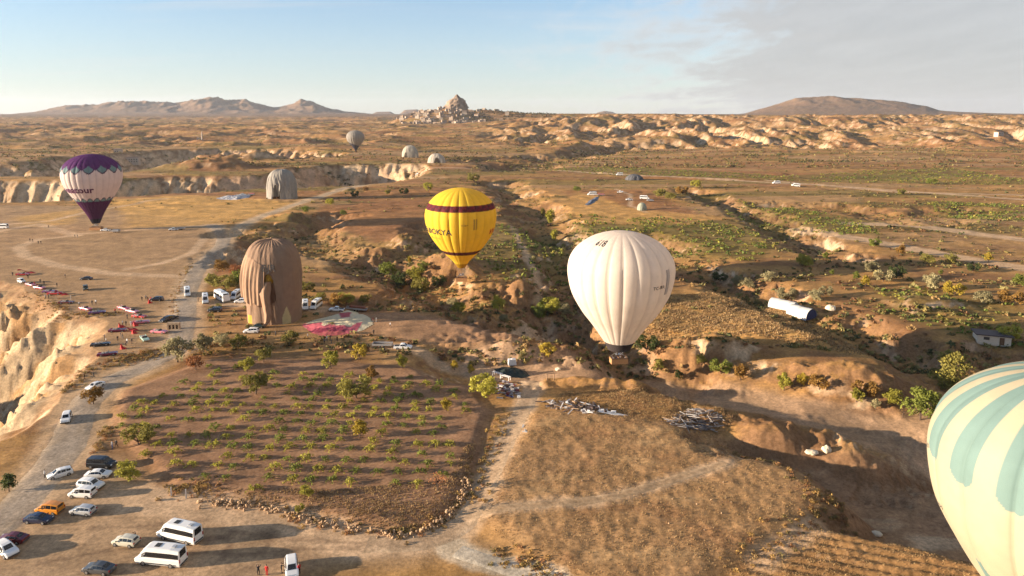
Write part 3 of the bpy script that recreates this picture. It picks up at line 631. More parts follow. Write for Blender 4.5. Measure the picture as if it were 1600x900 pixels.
# purple and cream balloon standing on the landing field
low_p = [(-1.90, .13), (-1.50, .31), (-1.14, .52), (-.80, .73), (-.50, .90), (-.24, .98)]
gp = ground(151, 359); Rp = 12.6
E = Envelope(crown_prof(low_p, .73), Rp, 28, 0.035, 8, 140); pos = Vector((gp[0], gp[1], gp[2]+1.90*Rp+3.2))
t = thing('hot_air_balloon', 'purple and cream balloon with petal bands just landed on the tan field', 'balloon', pos, 0, 'hot air balloons in flight')
def c_pur(A, U, Z):
    z = Z/Rp; c = np.tile((0.74, 0.63, 0.585), (A.size, 1)); pur = np.array((0.105, 0.028, 0.135)); dk = np.array((0.060, 0.014, 0.060)); teal = np.array((0.17, 0.27, 0.28))
    f = np.abs(((A/(2*np.pi)*14) % 1.0)-0.5)*2     # 0 in the middle of a petal, 1 between petals
    # upper petals hang below the purple cap
    lowe = 0.02+0.20*f**1.4; c[z > lowe] = dk; c[z > lowe+.045] = teal; cap = 0.34-0.21*f**0.8+0.0*f
    c[z > 0.16+0.17*(1-f)] = pur; c[band(z, lowe, lowe+.045)] = dk; c[(z > 0.16+0.17*(1-f))] = pur
    f2 = np.abs(((A/(2*np.pi)*18) % 1.0)-0.5)*2
    up = -0.86-0.13*f2**1.5; c[z < up] = dk; c[z < up-.04] = teal; c[z < up-.17+.11*f2] = dk; c[z < -1.06+.05*f2] = np.array((0.085, 0.018, 0.075))
    c[z < -1.70] = (0.025, 0.02, 0.03); c[band(z, -1.81, -1.785)] = (0.2, 0.18, 0.15); return c
obj('envelope', E.mesh('envelope', c_pur, cloth), t); rig(t, E, -1.90*Rp-3.15, 5.2, 2.4, 1.25)
E.text('lettering', 'h-anatour', R(-104), -0.56*Rp, 4.5, M_ink, t, 0.14, 0.03)

# cream and turquoise striped balloon close on the right
low_s = [(-1.45, .30), (-1.12, .52), (-.84, .72), (-.52, .90), (-.25, .975)]
E = Envelope(crown_prof(low_s, .74), 12.6, 16, 0.04, 26, 240); pos = place(1694, 727, 65)
t = thing('hot_air_balloon', 'cream balloon with wide turquoise stripes close by at the right edge', 'balloon', pos, R(6), 'hot air balloons in flight')
def c_str(A, U, Z):
    c = np.tile((0.52, 0.455, 0.325), (A.size, 1)); teal = np.array((0.200, 0.305, 0.290)); z = Z/12.6
    f = ((A/(2*np.pi)*16+0.5) % 1.0)-0.5
    half = 0.29; endz = -0.10; wid = np.sqrt(np.clip(half**2-(np.clip(endz+.12-z, 0, .12)/.12*half)**2, 0, None))
    c[(np.abs(f) < wid) & (z > endz) & (z < .735)] = teal
    e2 = -.72; f2 = (f+0.1) % 1.0; c[(f2 < .42) & (z < e2-.25*f2)] = teal
    return c
obj('envelope', E.mesh('envelope', c_str, cloth), t); rig(t, E, -22.4, 4.6, 2.2, 1.25, 2.4, M_dark)
E.text('lettering', 'N2', R(150), -0.6, 0.6, M_inkb, t); E.text('lettering', 'CAPPADOCIA', R(154), -6.4, 0.6, M_inkb, t)

# grey balloon far off, narrow and ready to land
gp = ground(556, 238); E = Envelope(crown_prof([(-1.62, .06), (-1.3, .24), (-1.0, .47), (-.70, .72), (-.42, .90), (-.2, .98)], .74), 12.6, 24, 0.05, 6, 80)
pos = Vector((gp[0], gp[1], gp[2]+1.62*12.6+2.0)); t = thing('hot_air_balloon', 'grey balloon with dark pointed base standing upright on the far plain', 'balloon', pos, 0.3, 'hot air balloons in flight')
def c_gr(A, U, Z):
    c = np.tile((0.36, 0.325, 0.285), (A.size, 1)); z = Z/12.6; a = np.sin(A*1.0+2.2); c[(z < -.78-.25*a)] = (0.085, 0.080, 0.10); return c
obj('envelope', E.mesh('envelope', c_gr, cloth, fold=0.12), t); rig(t, E, -1.62*12.6-2.0, 4.0, 1.8, 1.2)

# -- slack balloons coming down: a hanging skin with deep folds and a torn-open mouth
def slack(label, px, py, W, D, Hh, col, mouth, seed, fold=0.10, rz=0.0, lean=0.0, p=3.4, name='deflating_balloon', waist=0.0, shade=None, qq=2.3):
    gx_, gy_, gz_ = ground(px, py); t = thing(name, label, 'balloon', (gx_, gy_, gz_), rz, 'balloons being deflated on the ground')
    nt_, nz = 260, 90; th = np.arange(nt_)/nt_*2*np.pi; h = np.concatenate([np.linspace(-0.012, 0.6, nz//2, endpoint=False), 0.6+0.4*np.sin(np.linspace(0, math.pi/2, nz-nz//2))])
    A, Hh_ = np.meshgrid(th, h); hc = np.clip(Hh_, 0, 1)
    rr = (1-hc**p)**(1/qq)*(1-waist*np.sin(np.clip(1-hc, 0, 1)*math.pi*.5)**2)
    ca, sa = np.cos(A), np.sin(A); e = 2.6; sq = (np.abs(ca)**e+np.abs(sa)**e)**(-1/e)
    Aw = A+0.35*fbm(np.cos(A)*1.5+seed, hc*1.2, 2, seed); fo = 1.6*fbm(np.cos(Aw)*3.0+7, np.sin(Aw)*3.0+hc*.5, 3, seed)+0.5*pn(np.cos(Aw)*8, np.sin(Aw)*8+hc*.6, seed+5)
    rr = rr*sq*(1+fold*fo*ss(0.97, 0.62, hc)); 
    X = rr*ca*W/2+lean*hc*Hh; Y = rr*sa*D/2; Z = Hh_*Hh+0.02*Hh*pn(A*6, hc*4, seed+9)*ss(0.1, 0.5, hc)
    V = np.stack([X, Y, Z], -1).reshape(-1, 3); n = len(h); ii = np.arange(n*nt_).reshape(n, nt_); jj = np.roll(ii, -1, 1)
    keep = np.ones((n-1, nt_), bool)
    if mouth:
        ma, mh0, mh1, mw = mouth; da = (A-ma+np.pi) % (2*np.pi)-np.pi; hm_ = (Hh_-mh0)/(mh1-mh0)
        wv = mw*np.sqrt(np.clip(1-np.clip(hm_, 0, 1)**2.5, 0, 1))*np.where(hm_ < 0, np.clip(1+hm_*8, 0, 1), 1)
        keep = ~((np.abs(da) < wv) & (Hh_ < mh1))[:-1]
    Fq = np.stack([ii[:-1], jj[:-1], jj[1:], ii[1:]], -1)[keep].reshape(-1, 4)
    c = np.tile(col, (A.size, 1)); c = c*(1+(0.06 if Hh < 20 else 0.0)*np.sin(A.ravel()*24)*ss(1.0, .7, hc.ravel()))[:, None]
    if shade is not None: c = shade(c, A.ravel(), hc.ravel())
    sk = obj('envelope', mesh_np('envelope', V, Fq, [cloth_flat], True, c), t)
    return t, (gx_, gy_, gz_)
def brown_shade(c, A, h):
    da = (A-R(-50)+np.pi) % (2*np.pi)-np.pi; c[(np.abs(da) < .16) & (h < .22-.9*np.abs(da))] = (0.50, 0.42, 0.22)
    da = (A-R(-133)+np.pi) % (2*np.pi)-np.pi; c[(np.abs(da) < .10) & (h < .10)] = (0.50, 0.36, 0.06); return c
t, gp = slack('tall sagging brown balloon with a hanging trunk-like fold, beside parked minibuses', 430, 497, 15.8, 13.4, 21.8, (0.27, 0.172, 0.116), (R(-84), .28, .62, .24), 500, 0.022, 0.0, 0.0, 4.6, shade=brown_shade, qq=3.0, waist=.13)
brown_m = vcolmat('slack_balloon_cloth'); 
# the fold that hangs over the left of its front
nu, nv = 130, 60; V = []; 
for j in range(nv):
    v = j/(nv-1)
    for i in range(nu):
        u = i/(nu-1); a = R(-182)+R(92)*u; h0 = 0.80-0.06*u+0.1*math.sin(u*3.1); hb_ = 0.38-0.16*u+0.014*math.sin(u*43)+.022*math.sin(u*17); h = h0+(hb_-h0)*v
        rr = ((1-h**4.6)**(1/3.0))*(1-.13*math.sin((1-h)*math.pi*.5)**2)*(abs(math.cos(a))**2.6+abs(math.sin(a))**2.6)**(-1/2.6)
        o = 1.01+0.20*math.sin(math.pi*.5*min(1, v*1.3))*(0.35+u*.65)+(0.018*math.sin(u*70+2*v)+.016*math.sin(u*43+1)+.012*math.sin(u*17))*min(1, v*2)-0.015
        if v < 0.04 or u < 0.03: o = 0.97
        V.append((rr*o*math.cos(a)*7.9, rr*o*math.sin(a)*6.7, h*21.6))
Fq = [(j*nu+i, j*nu+i+1, (j+1)*nu+i+1, (j+1)*nu+i) for j in range(nv-1) for i in range(nu-1)]
obj('draped_fold', mesh_np('draped_fold', V, Fq, [cloth_flat], True, np.tile((0.36, 0.225, 0.145), (len(V), 1))), t)
tr = []; n = 14; path = [(0.1, -5.6, 11.6, 1.2), (0.0, -6.6, 9.6, 1.35), (0.2, -7.2, 7.6, 1.0), (0.5, -7.3, 5.4, .85), (0.75, -7.3, 3.2, .75), (0.6, -7.4, 1.4, .65), (0.0, -7.7, 0.45, .5), (-1.2, -8.0, 0.15, .35)]
for k, (x, y, z, r_) in enumerate(path):
    for i in range(n): a = 2*math.pi*i/n; q = r_*(1+.3*math.sin(a*4+k*.5)); tr.append((x+q*math.cos(a), y+q*.8*math.sin(a), z+(0 if k < 6 else q*.35*math.sin(a))))
Fq = [(k*n+i, k*n+(i+1) % n, (k+1)*n+(i+1) % n, (k+1)*n+i) for k in range(len(path)-1) for i in range(n)]
obj('hanging_fold', mesh_np('hanging_fold', tr, Fq, [cloth_flat], True, np.tile((0.34, 0.21, 0.135), (len(tr), 1))), t)
lin_ = MB(); lin_.tube((0.6, -4.3, 11.2), (0.6, -4.6, 13.6), 1.5, 0.9, 14); lin_.obj('yellow_lining', mat('yellow_lining', (0.50, 0.27, 0.03), 0.8), t, True)
cu_ = bpy.data.curves.new('lettering', 'FONT'); cu_.body = 'BJR'; cu_.offset = .06; cu_.size = 2.5; cu_.align_x = 'CENTER'; cu_.extrude = .02; o_ = bpy.data.objects.new('x', cu_); COL.objects.link(o_)
me_ = bpy.data.meshes.new_from_object(o_.evaluated_get(bpy.context.evaluated_depsgraph_get())); bpy.data.objects.remove(o_); me_.materials.clear(); me_.materials.append(M_inkb)
o_ = obj('lettering', me_, t); o_.location = (1.4, -7.0, 14.6); o_.rotation_euler = (R(84), 0, 0)

slack('big grey sagging balloon with dark mouth standing before the fluted cliff', 441, 311, 18.0, 15.0, 19.5, (0.30, 0.275, 0.245), (R(-98), -.1, .52, .26), 520, 0.10, 0.0, 0.0, 3.6, qq=2.8)
slack('pale half-collapsed balloon with small mouth on the far plain, left of the other', 641, 246, 21, 17, 15.5, (0.40, 0.355, 0.285), (R(-120), -.1, .45, .2), 540, 0.05, 0.1, 0.0, 2.3)
slack('low pale collapsing balloon with wide arched mouth on the far plain', 682, 255, 20, 17, 11.0, (0.46, 0.40, 0.325), (R(-82), -.1, .62, .36), 560, 0.04, 0.0, 0.0, 2.0)
slack('dark grey balloon collapsed to a low dome beside a white truck', 991, 281, 15, 11, 4.8, (0.115, 0.115, 0.125), None, 580, 0.10, 0.0, 0.0, 1.6)
slack('small grey-green balloon heap behind trailers on the far stubble field', 1003, 328, 5.2, 4.6, 4.2, (0.30, 0.31, 0.24), None, 590, 0.05, 0.2, 0.0, 2.4)

# -- envelopes spread out on the ground
def spread(label, poly, hmax, colfn, seed, name='deflated_envelope', res=0.35):
    P = [ground(a, b)[:2] for a, b in poly]; pa = np.array(P); x0, y0 = pa.min(0); x1, y1 = pa.max(0); cx_, cy_ = (x0+x1)/2, (y0+y1)/2
    nx, ny = int((x1-x0)/res)+2, int((y1-y0)/res)+2; X, Y = np.meshgrid(np.linspace(x0, x1, nx), np.linspace(y0, y1, ny))
    d = sdist(X.ravel(), Y.ravel(), P).reshape(X.shape); w = ss(-0.1, 2.6, d)
    z0 = Hn(X.ravel(), Y.ravel()).reshape(X.shape); base = z0.min()
    Z = z0+0.05+w*(hmax*(0.35+0.65*ss(0.5, 6, d))+0.55*(ridged(X/2.6, Y/3.4, 3, seed)-.5)*hmax+0.35*hmax*fbm(X/6, Y/6, 2, seed+3))
    Z = np.maximum(Z, z0+0.03)
    ii = np.arange(nx*ny).reshape(ny, nx); k = (d > -res*0.7); keep = k[:-1, :-1] & k[1:, 1:] & k[1:, :-1] & k[:-1, 1:]
    Fq = np.stack([ii[:-1, :-1], ii[:-1, 1:], ii[1:, 1:], ii[1:, :-1]], -1)[keep]
    V = np.stack([X-cx_, Y-cy_, Z-base], -1).reshape(-1, 3); used = np.unique(Fq); mp = -np.ones(len(V), int); mp[used] = np.arange(len(used))
    u = ((X-x0)/(x1-x0)).ravel(); v = ((Y-y0)/(y1-y0)).ravel(); c = colfn(u, v, d.ravel())
    o = obj(name, mesh_np(name, V[used], mp[Fq], [cloth_flat], True, c[used])); o.location = (cx_, cy_, base); return tag(o, label, 'balloon', 'envelopes spread on the ground')
def c_pk(u, v, d):
    c = np.tile((0.64, 0.55, 0.37), (u.size, 1)); n = fbm(u*5, v*5, 3, 610); pk = np.array((0.52, 0.12, 0.15)); wine = np.array((0.23, 0.035, 0.065))
    c[(v < .26+.20*n+.12*np.abs(u-.5)) & (u < .85)] = pk; c[(v < .15+.25*n) & (u > .2) & (u < .75)] = wine; c[(v < .10+.05*n)] = np.array((0.40, 0.10, 0.10))
    c[(np.abs(u-.50+.35*(v-.6)) < .085+.05*n) & (np.abs(v-.57) < .09)] = np.array((0.45, 0.10, 0.11)); c[(n > .34) & (v > .5)] *= 1.15
    c[(v > .85)] = (0.42, 0.38, 0.20); return c
spread('pink and cream balloon envelope spread flat on the ground, crew along its edge', [(471,508),(492,500),(530,490),(558,482),(560,490),(578,497),(583,507),(565,517),(540,523),(505,526),(488,521)], 0.55, c_pk, 600)
def c_wb(u, v, d):
    n = fbm(u*7, v*4, 3, 611); c = np.tile((0.60, 0.57, 0.55), (u.size, 1)); c[n > .1] = (0.30, 0.31, 0.36); return c
spread('white and grey envelope lying on the field before the left cliff', [(337,310),(350,307),(375,305),(392,305),(388,309),(370,312),(345,312)], 1.1, c_wb, 620)
def c_bl(u, v, d): return np.tile((0.13, 0.15, 0.20), (u.size, 1))
spread('narrow blue-grey envelope laid out in front of a crew trailer', [(914,320),(920,314),(930,308),(936,307),(934,312),(926,318),(919,321)], 1.0, c_bl, 630)
# ------------------------------------------------------------------ vehicles
M_glass = mat('car_glass', (0.012, 0.013, 0.016), 0.08, 0.05, 1, spec=0.6); M_tyre = mat('tyre', (0.02, 0.02, 0.02), 0.9); M_rim = mat('wheel_rim', (0.42, 0.42, 0.43), 0.35, 0.1, 9, 0.8)
M_lamp = mat('lamp_glass', (0.75, 0.75, 0.72), 0.15); M_tail = mat('tail_lamp', (0.35, 0.015, 0.012), 0.25); M_trim = mat('black_trim', (0.025, 0.025, 0.027), 0.6); M_chrome = mat('chrome', (0.6, 0.6, 0.6), 0.2, 0.05, 4, 1.0)
M_seat = mat('seat_leather', (0.45, 0.40, 0.36), 0.6); M_seatr = mat('red_seat_leather', (0.30, 0.03, 0.03), 0.6); M_alu = mat('trailer_metal', (0.42, 0.42, 0.43), 0.45, 0.15, 3, 0.6); M_plank = mat('trailer_boards', (0.20, 0.13, 0.08), 0.85, 0.3, 2); M_rust = mat('brown_crate_boards', (0.19, 0.065, 0.035), 0.8, 0.3, 2)
def paint_m(name, c, metal=0.0): return mat(name+'_paint', c, 0.32, 0.04, 0.8, metal, coat=0.4)
PT = {'white': paint_m('white', (0.72, 0.71, 0.69)), 'silver': paint_m('silver', (0.46, 0.46, 0.46), 0.3), 'cream': paint_m('cream', (0.50, 0.47, 0.38)), 'black': paint_m('black', (0.016, 0.016, 0.018)), 'navy': paint_m('navy', (0.012, 0.017, 0.045)),
      'grey': paint_m('grey', (0.065, 0.068, 0.072)), 'orange': paint_m('orange', (0.55, 0.21, 0.02)), 'darkred': paint_m('dark_red', (0.10, 0.010, 0.014)), 'red': paint_m('red', (0.42, 0.020, 0.018)), 'pink': paint_m('pink', (0.56, 0.18, 0.22)), 'maroon': paint_m('maroon', (0.16, 0.015, 0.04)),
      'purple': paint_m('purple', (0.16, 0.05, 0.14)), 'mint': paint_m('mint', (0.32, 0.46, 0.36)), 'green': paint_m('dark_green', (0.025, 0.045, 0.035)), 'rose': paint_m('rose', (0.50, 0.07, 0.12))}
def tapered(xs): return xs
# stations from tail to nose: x, belt height, top height, half width at belt, half width at roof
SPEC = {
 'sedan': dict(st=[(-2.28,.62,.63,.72,.68),(-2.2,.88,.89,.80,.74),(-1.62,.96,.99,.88,.72),(-1.0,.95,1.38,.89,.62),(-.2,.94,1.46,.90,.63),(.42,.93,1.42,.90,.62),(1.15,.92,.96,.88,.74),(1.95,.80,.82,.84,.74),(2.24,.62,.63,.74,.68)], ws=5, rw=2, side=[(2,3,.45,.95),(3,4,.05,.95),(4,5,.05,.95),(5,6,.05,.55)], wb=(-1.38,1.36), wr=.33, h=(.18,.42)),
 'hatch': dict(st=[(-2.02,.60,.62,.72,.68),(-1.98,.92,1.0,.82,.68),(-1.72,.96,1.40,.86,.60),(-.9,.95,1.50,.88,.62),(-.1,.94,1.52,.88,.63),(.45,.93,1.46,.88,.62),(1.15,.92,.98,.86,.72),(1.8,.78,.80,.82,.70),(2.04,.60,.61,.72,.66)], ws=5, rw=1, side=[(2,3,.10,.95),(3,4,.05,.95),(4,5,.05,.95),(5,6,.05,.5)], wb=(-1.28,1.28), wr=.32, h=(.18,.42)),
 'suv': dict(st=[(-2.3,.70,.72,.80,.76),(-2.24,1.02,1.10,.90,.78),(-1.95,1.08,1.62,.93,.68),(-1.0,1.07,1.72,.95,.70),(-.1,1.06,1.73,.95,.70),(.5,1.05,1.66,.95,.69),(1.2,1.04,1.10,.93,.80),(2.05,.92,.95,.90,.80),(2.32,.70,.71,.80,.74)], ws=5, rw=1, side=[(2,3,.12,.95),(3,4,.05,.95),(4,5,.05,.95),(5,6,.05,.5)], wb=(-1.42,1.42), wr=.37, h=(.24,.5)),
 'mpv': dict(st=[(-2.2,.70,.72,.84,.80),(-2.17,1.05,1.2,.90,.80),(-2.08,1.08,1.72,.91,.76),(-1.0,1.06,1.82,.92,.76),(0,1.05,1.82,.92,.76),(.62,1.03,1.74,.91,.72),(1.32,1.0,1.10,.89,.78),(1.95,.88,.90,.86,.76),(2.2,.66,.67,.78,.70)], ws=5, rw=1, side=[(2,3,.06,.94),(3,4,.05,.95),(4,5,.05,.95),(5,6,.05,.5)], wb=(-1.35,1.36), wr=.33, h=(.2,.45)),
 'blackvan': dict(st=[(-2.5,.75,.77,.92,.88),(-2.46,1.12,1.3,.96,.86),(-2.36,1.15,1.86,.97,.82),(-1.0,1.14,1.94,.98,.82),(.4,1.12,1.93,.98,.82),(.95,1.10,1.84,.97,.78),(1.65,1.08,1.2,.95,.82),(2.3,.95,.97,.92,.80),(2.5,.7,.71,.84,.74)], ws=5, rw=1, side=[(2,3,.06,.94),(3,4,.05,.95),(4,5,.05,.95),(5,6,.05,.5)], wb=(-1.55,1.6), wr=.35, h=(.22,.5)),
 'minibus': dict(st=[(-3.45,.80,.82,.94,.92),(-3.42,1.25,1.4,.98,.93),(-3.34,1.28,2.58,.99,.86),(-2.0,1.28,2.70,.995,.86),(0,1.28,2.70,.995,.86),(1.55,1.27,2.68,.995,.85),(2.05,1.24,2.40,.99,.82),(2.72,1.16,1.36,.96,.84),(3.3,.98,1.0,.92,.82),(3.46,.72,.73,.84,.78)], ws=6, rw=1, side=[(2,3,.06,.62),(3,4,0,.62),(4,5,0,.62),(5,6,.30,.72),(6,7,.05,.45)], wb=(-2.05,2.1), wr=.36, h=(.26,.5), van=True),
 'coach': dict(st=[(-4.4,.9,.92,1.18,1.16),(-4.37,1.35,2.95,1.22,1.06),(-4.2,1.36,3.1,1.23,1.05),(-1.5,1.36,3.12,1.24,1.05),(1.5,1.36,3.12,1.24,1.05),(3.8,1.34,3.08,1.23,1.03),(4.2,1.25,2.7,1.22,1.06),(4.42,1.0,1.25,1.2,1.14),(4.46,.8,.81,1.15,1.12)], ws=5, rw=0, side=[(2,3,.08,.75),(3,4,.02,.75),(4,5,.02,.75),(5,6,.10,.7)], wb=(-2.3,2.5), wr=.46, h=(.32,.6), van=True),
 'pickup': dict(st=[(-2.62,.72,.74,.84,.82),(-2.58,1.0,1.02,.90,.88),(-.92,1.02,1.05,.92,.88),(-.72,1.04,1.62,.92,.68),(-.1,1.05,1.72,.93,.69),(.45,1.05,1.68,.93,.68),(1.2,1.04,1.10,.92,.78),(2.2,.95,.97,.90,.78),(2.6,.72,.73,.82,.74)], ws=5, rw=2, side=[(3,4,.06,.95),(4,5,.05,.95),(5,6,.05,.5)], wb=(-1.5,1.6), wr=.38, h=(.3,.55), bed=True),
 'jeep': dict(st=[(-1.8,.7,.72,.80,.78),(-1.78,1.1,1.8,.82,.76),(-1.7,1.12,1.86,.83,.76),(-.4,1.12,1.87,.83,.76),(.35,1.12,1.84,.83,.75),(.62,1.1,1.16,.82,.74),(1.7,1.04,1.06,.78,.70),(1.82,.7,.71,.76,.70)], ws=4, rw=0, side=[(2,3,.08,.92),(3,4,.08,.92)], wb=(-1.15,1.2), wr=.39, h=(.34,.6)),
 'convertible': dict(st=[(-2.75,.60,.62,.84,.80),(-2.65,.86,.90,.92,.86),(-1.6,.86,.88,.97,.86),(-.9,.85,.87,.98,.86),(.5,.85,.87,.98,.86),(.62,.86,.90,.98,.88),(1.6,.85,.90,.97,.86),(2.55,.78,.80,.93,.86),(2.75,.55,.56,.86,.82)], ws=None, rw=None, side=[], wb=(-1.6,1.75), wr=.35, h=(.22,.42), open=True),
}
VEH = {}
def vehicle_parts(kind):
    """list of (name, mesh, level) for one kind of vehicle; the body's paint is set per vehicle"""
    if kind in VEH: return VEH[kind]
    S = SPEC[kind]; st = S['st']; z0, z1 = S['h']; n = len(st); B = MB(); rings = []
    for x, zb, zt, w, wr in st:
        lo = z0 if st[0][0] < x < st[-1][0] else z0+.12
        half = [(w*.90, lo), (w*1.0, min(z1, zb-.1)), (w*1.01, zb-.12), (w*.97, zb), (wr, zt-.04 if zt-zb > .1 else zt-.008), (wr*.80, zt)]
        rings.append([(x, -y, z) for y, z in half]+[(x, y, z) for y, z in reversed(half)])
    V = [p for r_ in rings for p in r_]; fs = []
    for i in range(n-1):
        for k in range(12):
            a, b = i*12+k, i*12+(k+1) % 12; fs.append((a, a+12, b+12, b))
    fs += [tuple(range(11, -1, -1)), tuple((n-1)*12+k for k in range(12))]
    B.add(V, fs); parts = []
    bm_ = B.mesh('body', PT['white'], smooth=False); parts.append(('body', bm_, None))
    def q(i, j, k0, k1, u0, u1, v0, v1):
        a, b = Vector(rings[i][k0]), Vector(rings[j][k0]); c, d = Vector(rings[j][k1]), Vector(rings[i][k1])
        P = []
        for u, v in ((u0, v0), (u1, v0), (u1, v1), (u0, v1)): P.append((a.lerp(b, u)).lerp(d.lerp(c, u), v))
        nn = (P[1]-P[0]).cross(P[3]-P[0]).normalized(); ctr = sum(P, Vector())/4
        if nn.dot(ctr-Vector((ctr.x, 0, .9))) < 0: nn = -nn
        return P, nn
    def pane(nm, *a, off=.014):
        P, nn = q(*a); vs_ = [p+nn*off for p in P]+[p-nn*.02 for p in P]
        parts.append((nm, MB().add(vs_, [(0, 1, 2, 3), (7, 6, 5, 4), (0, 4, 5, 1), (1, 5, 6, 2), (2, 6, 7, 3), (3, 7, 4, 0)]).mesh(nm, M_glass), None))
    if S['ws'] is not None:
        w = S['ws']; pane('windscreen', w, w+1, 5, 6, .08, .92, .03, .97)
        r_ = S['rw']; pane('rear_window', r_, r_+1, 5, 6, .12, .9, .05, .95)
        if kind in ('minibus', 'coach', 'mpv', 'blackvan', 'suv', 'hatch', 'jeep'):
            pass
    for i, j, u0, u1 in S['side']:
        vmax = .62 if S.get('van') else .88
        pane('side_window', i, j, 3, 4, u0 if not S.get('van') else max(0, 0.0 if u0 == 0 else .04), u1 if not S.get('van') else (1.0 if u1 == .62 and j < 6 else .9), .10 if not S.get('van') else .10, vmax)
        pane('side_window', i, j, 8, 7, u0 if not S.get('van') else max(0, 0.0 if u0 == 0 else .04), u1 if not S.get('van') else (1.0 if u1 == .62 and j < 6 else .9), .10 if not S.get('van') else .10, vmax)
    wr = S['wr']; wd = .24
    wme = MB(); wme.tube((0, -wd/2, 0), (0, wd/2, 0), wr, n=14); wme = wme.mesh('wheel', M_tyre, smooth=False); rme = MB(); rme.tube((0, -wd/2-.015, 0), (0, wd/2+.015, 0), wr*.62, n=10); rme = rme.mesh('rim', M_rim)
    for x in S['wb']:
        ws_ = max(s[3] for s in st)
        for sy in (-1, 1): parts.append(('wheel', wme, (x, sy*(ws_-.10), wr))); parts.append(('>rim', rme, None))
    xf, xr = st[-1][0], st[0][0]; zf = st[-2][1]-.12; wf = st[-2][3]
    lm = MB().box((0, 0, 0), (.16, .34, .15)).mesh('headlight', M_lamp); tm = MB().box((0, 0, 0), (.10, .22 if not S.get('van') else .16, .24 if not S.get('van') else .5)).mesh('taillight', M_tail)
    for sy in (-1, 1): parts.append(('headlight', lm, (st[-2][0]+.10, sy*(wf-.24), zf)))
    k = 1 if n > 3 else 0
    for sy in (-1, 1): parts.append(('taillight', tm, (st[k][0]-.01, sy*(st[k][3]-.12), st[k][1]-.12)))
    bmat = M_chrome if kind == 'convertible' else (M_trim if kind in ('minibus', 'jeep', 'pickup') else PT['grey'])
    parts.append(('bumper', MB().box((xf-.02, 0, z0+.22), (.16, wf*1.8, .22)).mesh('bumper', bmat), None)); parts.append(('bumper', MB().box((xr+.02, 0, z0+.24), (.14, wf*1.75, .22)).mesh('bumper', bmat), None))
    if kind == 'minibus':
        parts.append(('roof_hatch', MB().box((.2, 0, 2.73), (.75, .8, .07)).mesh('roof_hatch', M_trim), None)); parts.append(('roof_vent', MB().box((-2.2, 0, 2.75), (.5, .6, .12)).mesh('roof_vent', PT['silver']), None))
        for sy in (-1, 1): parts.append(('side_trim', MB().box((-.3, sy*1.0, .52), (5.2, .05, .16)).mesh('side_trim', M_trim), None))
    if kind == 'coach': parts.append(('roof_unit', MB().box((.5, 0, 3.2), (2.2, 1.5, .2), taper=.9).mesh('roof_unit', PT['silver']), None))
    if S.get('bed'): parts.append(('cargo_bed', MB().box((-1.72, 0, 1.035), (1.45, 1.5, .05)).mesh('cargo_bed', M_trim), None))
    if S.get('open'):
        parts.append(('cabin', MB().box((-.45, 0, .875), (2.0, 1.5, .05)).mesh('cabin', M_trim), None))
        for x in (-.15, -1.1): parts.append(('seat', MB().box((x-.25, 0, 1.0), (.22, 1.4, .36), taper=.85).box((x+.05, 0, .93), (.5, 1.4, .12)).mesh('seat', M_seat), None))
        parts.append(('windscreen', MB().add([(.55, -.82, .9), (.55, .82, .9), (.25, .7, 1.36), (.25, -.7, 1.36), (.52, -.82, .9), (.52, .82, .9), (.22, .7, 1.36), (.22, -.7, 1.36)], [(0, 1, 2, 3), (7, 6, 5, 4), (0, 4, 5, 1), (1, 5, 6, 2), (2, 6, 7, 3), (3, 7, 4, 0)]).mesh('windscreen', M_glass), None))
        for sy in (-1, 1): parts.append(('tail_fin', MB().box((-2.1, sy*.86, .95), (1.1, .12, .22), taper=.6).mesh('tail_fin', PT['white']), None))
    if kind not in ('minibus', 'coach', 'convertible'):
        for sy in (-1, 1): parts.append(('mirror', MB().box((S['st'][S['ws']+1][0]-.25, sy*(max(s[3] for s in st)+.09), 1.0 if kind not in ('suv', 'mpv', 'jeep', 'pickup', 'blackvan') else 1.14), (.14, .2, .14)).mesh('mirror', M_trim), None))
    VEH[kind] = parts; return parts
def tilt_to_ground(o, x, y, rz, L=1.6, W=.8):
    """stand a vehicle on the ground with its own slope"""
    ca, sa = math.cos(rz), math.sin(rz); f = H(x+L*ca, y+L*sa); b = H(x-L*ca, y-L*sa); l = H(x-W*sa, y+W*ca); r_ = H(x+W*sa, y-W*ca)
    pit = math.atan2(f-b, 2*L); rol = math.atan2(l-r_, 2*W)
    o.rotation_euler = (Matrix.Rotation(rz, 3, 'Z') @ Matrix.Rotation(-pit, 3, 'Y') @ Matrix.Rotation(rol, 3, 'X')).to_euler(); o.location.z = (f+b+l+r_)/4-.02
VCOUNT = []
def vehicle(kind, color, px, py, head, label, cat='car', group=None, name=None, small=False):
    x, y, z = ground(px, py); t = thing(name or {'minibus': 'minibus', 'coach': 'coach', 'pickup': 'pickup_truck', 'jeep': 'off_road_jeep', 'convertible': 'convertible_car', 'blackvan': 'passenger_van'}.get(kind, 'parked_car'), label, cat, (x, y, z), 0, group)
    tilt_to_ground(t, x, y, R(head)); last = None; VCOUNT.append((x, y))
    for nm, me_, loc in vehicle_parts(kind):
        t.scale = (.88,)*3 if kind in ('minibus', 'coach') else ((.76,)*3 if kind == 'convertible' else (.82,)*3)
        if small and nm in ('mirror', 'headlight', '>rim', 'bumper', 'side_trim'): continue
        if nm[0] == '>': obj(nm[1:], me_, last); continue
        o = obj(nm, me_, t); last = o
        if loc: o.location = loc
        if nm == 'body' or nm == 'tail_fin': o.material_slots[0].link = 'OBJECT'; o.material_slots[0].material = PT[color]
    return t
LOTG = 'vehicles in the car park below the vineyard'; TOURG = 'vehicles beside the sagging brown balloon'; CLASSIC = 'open-topped cars along the cliff edge'; CREW = 'balloon crew vehicles on the far fields'
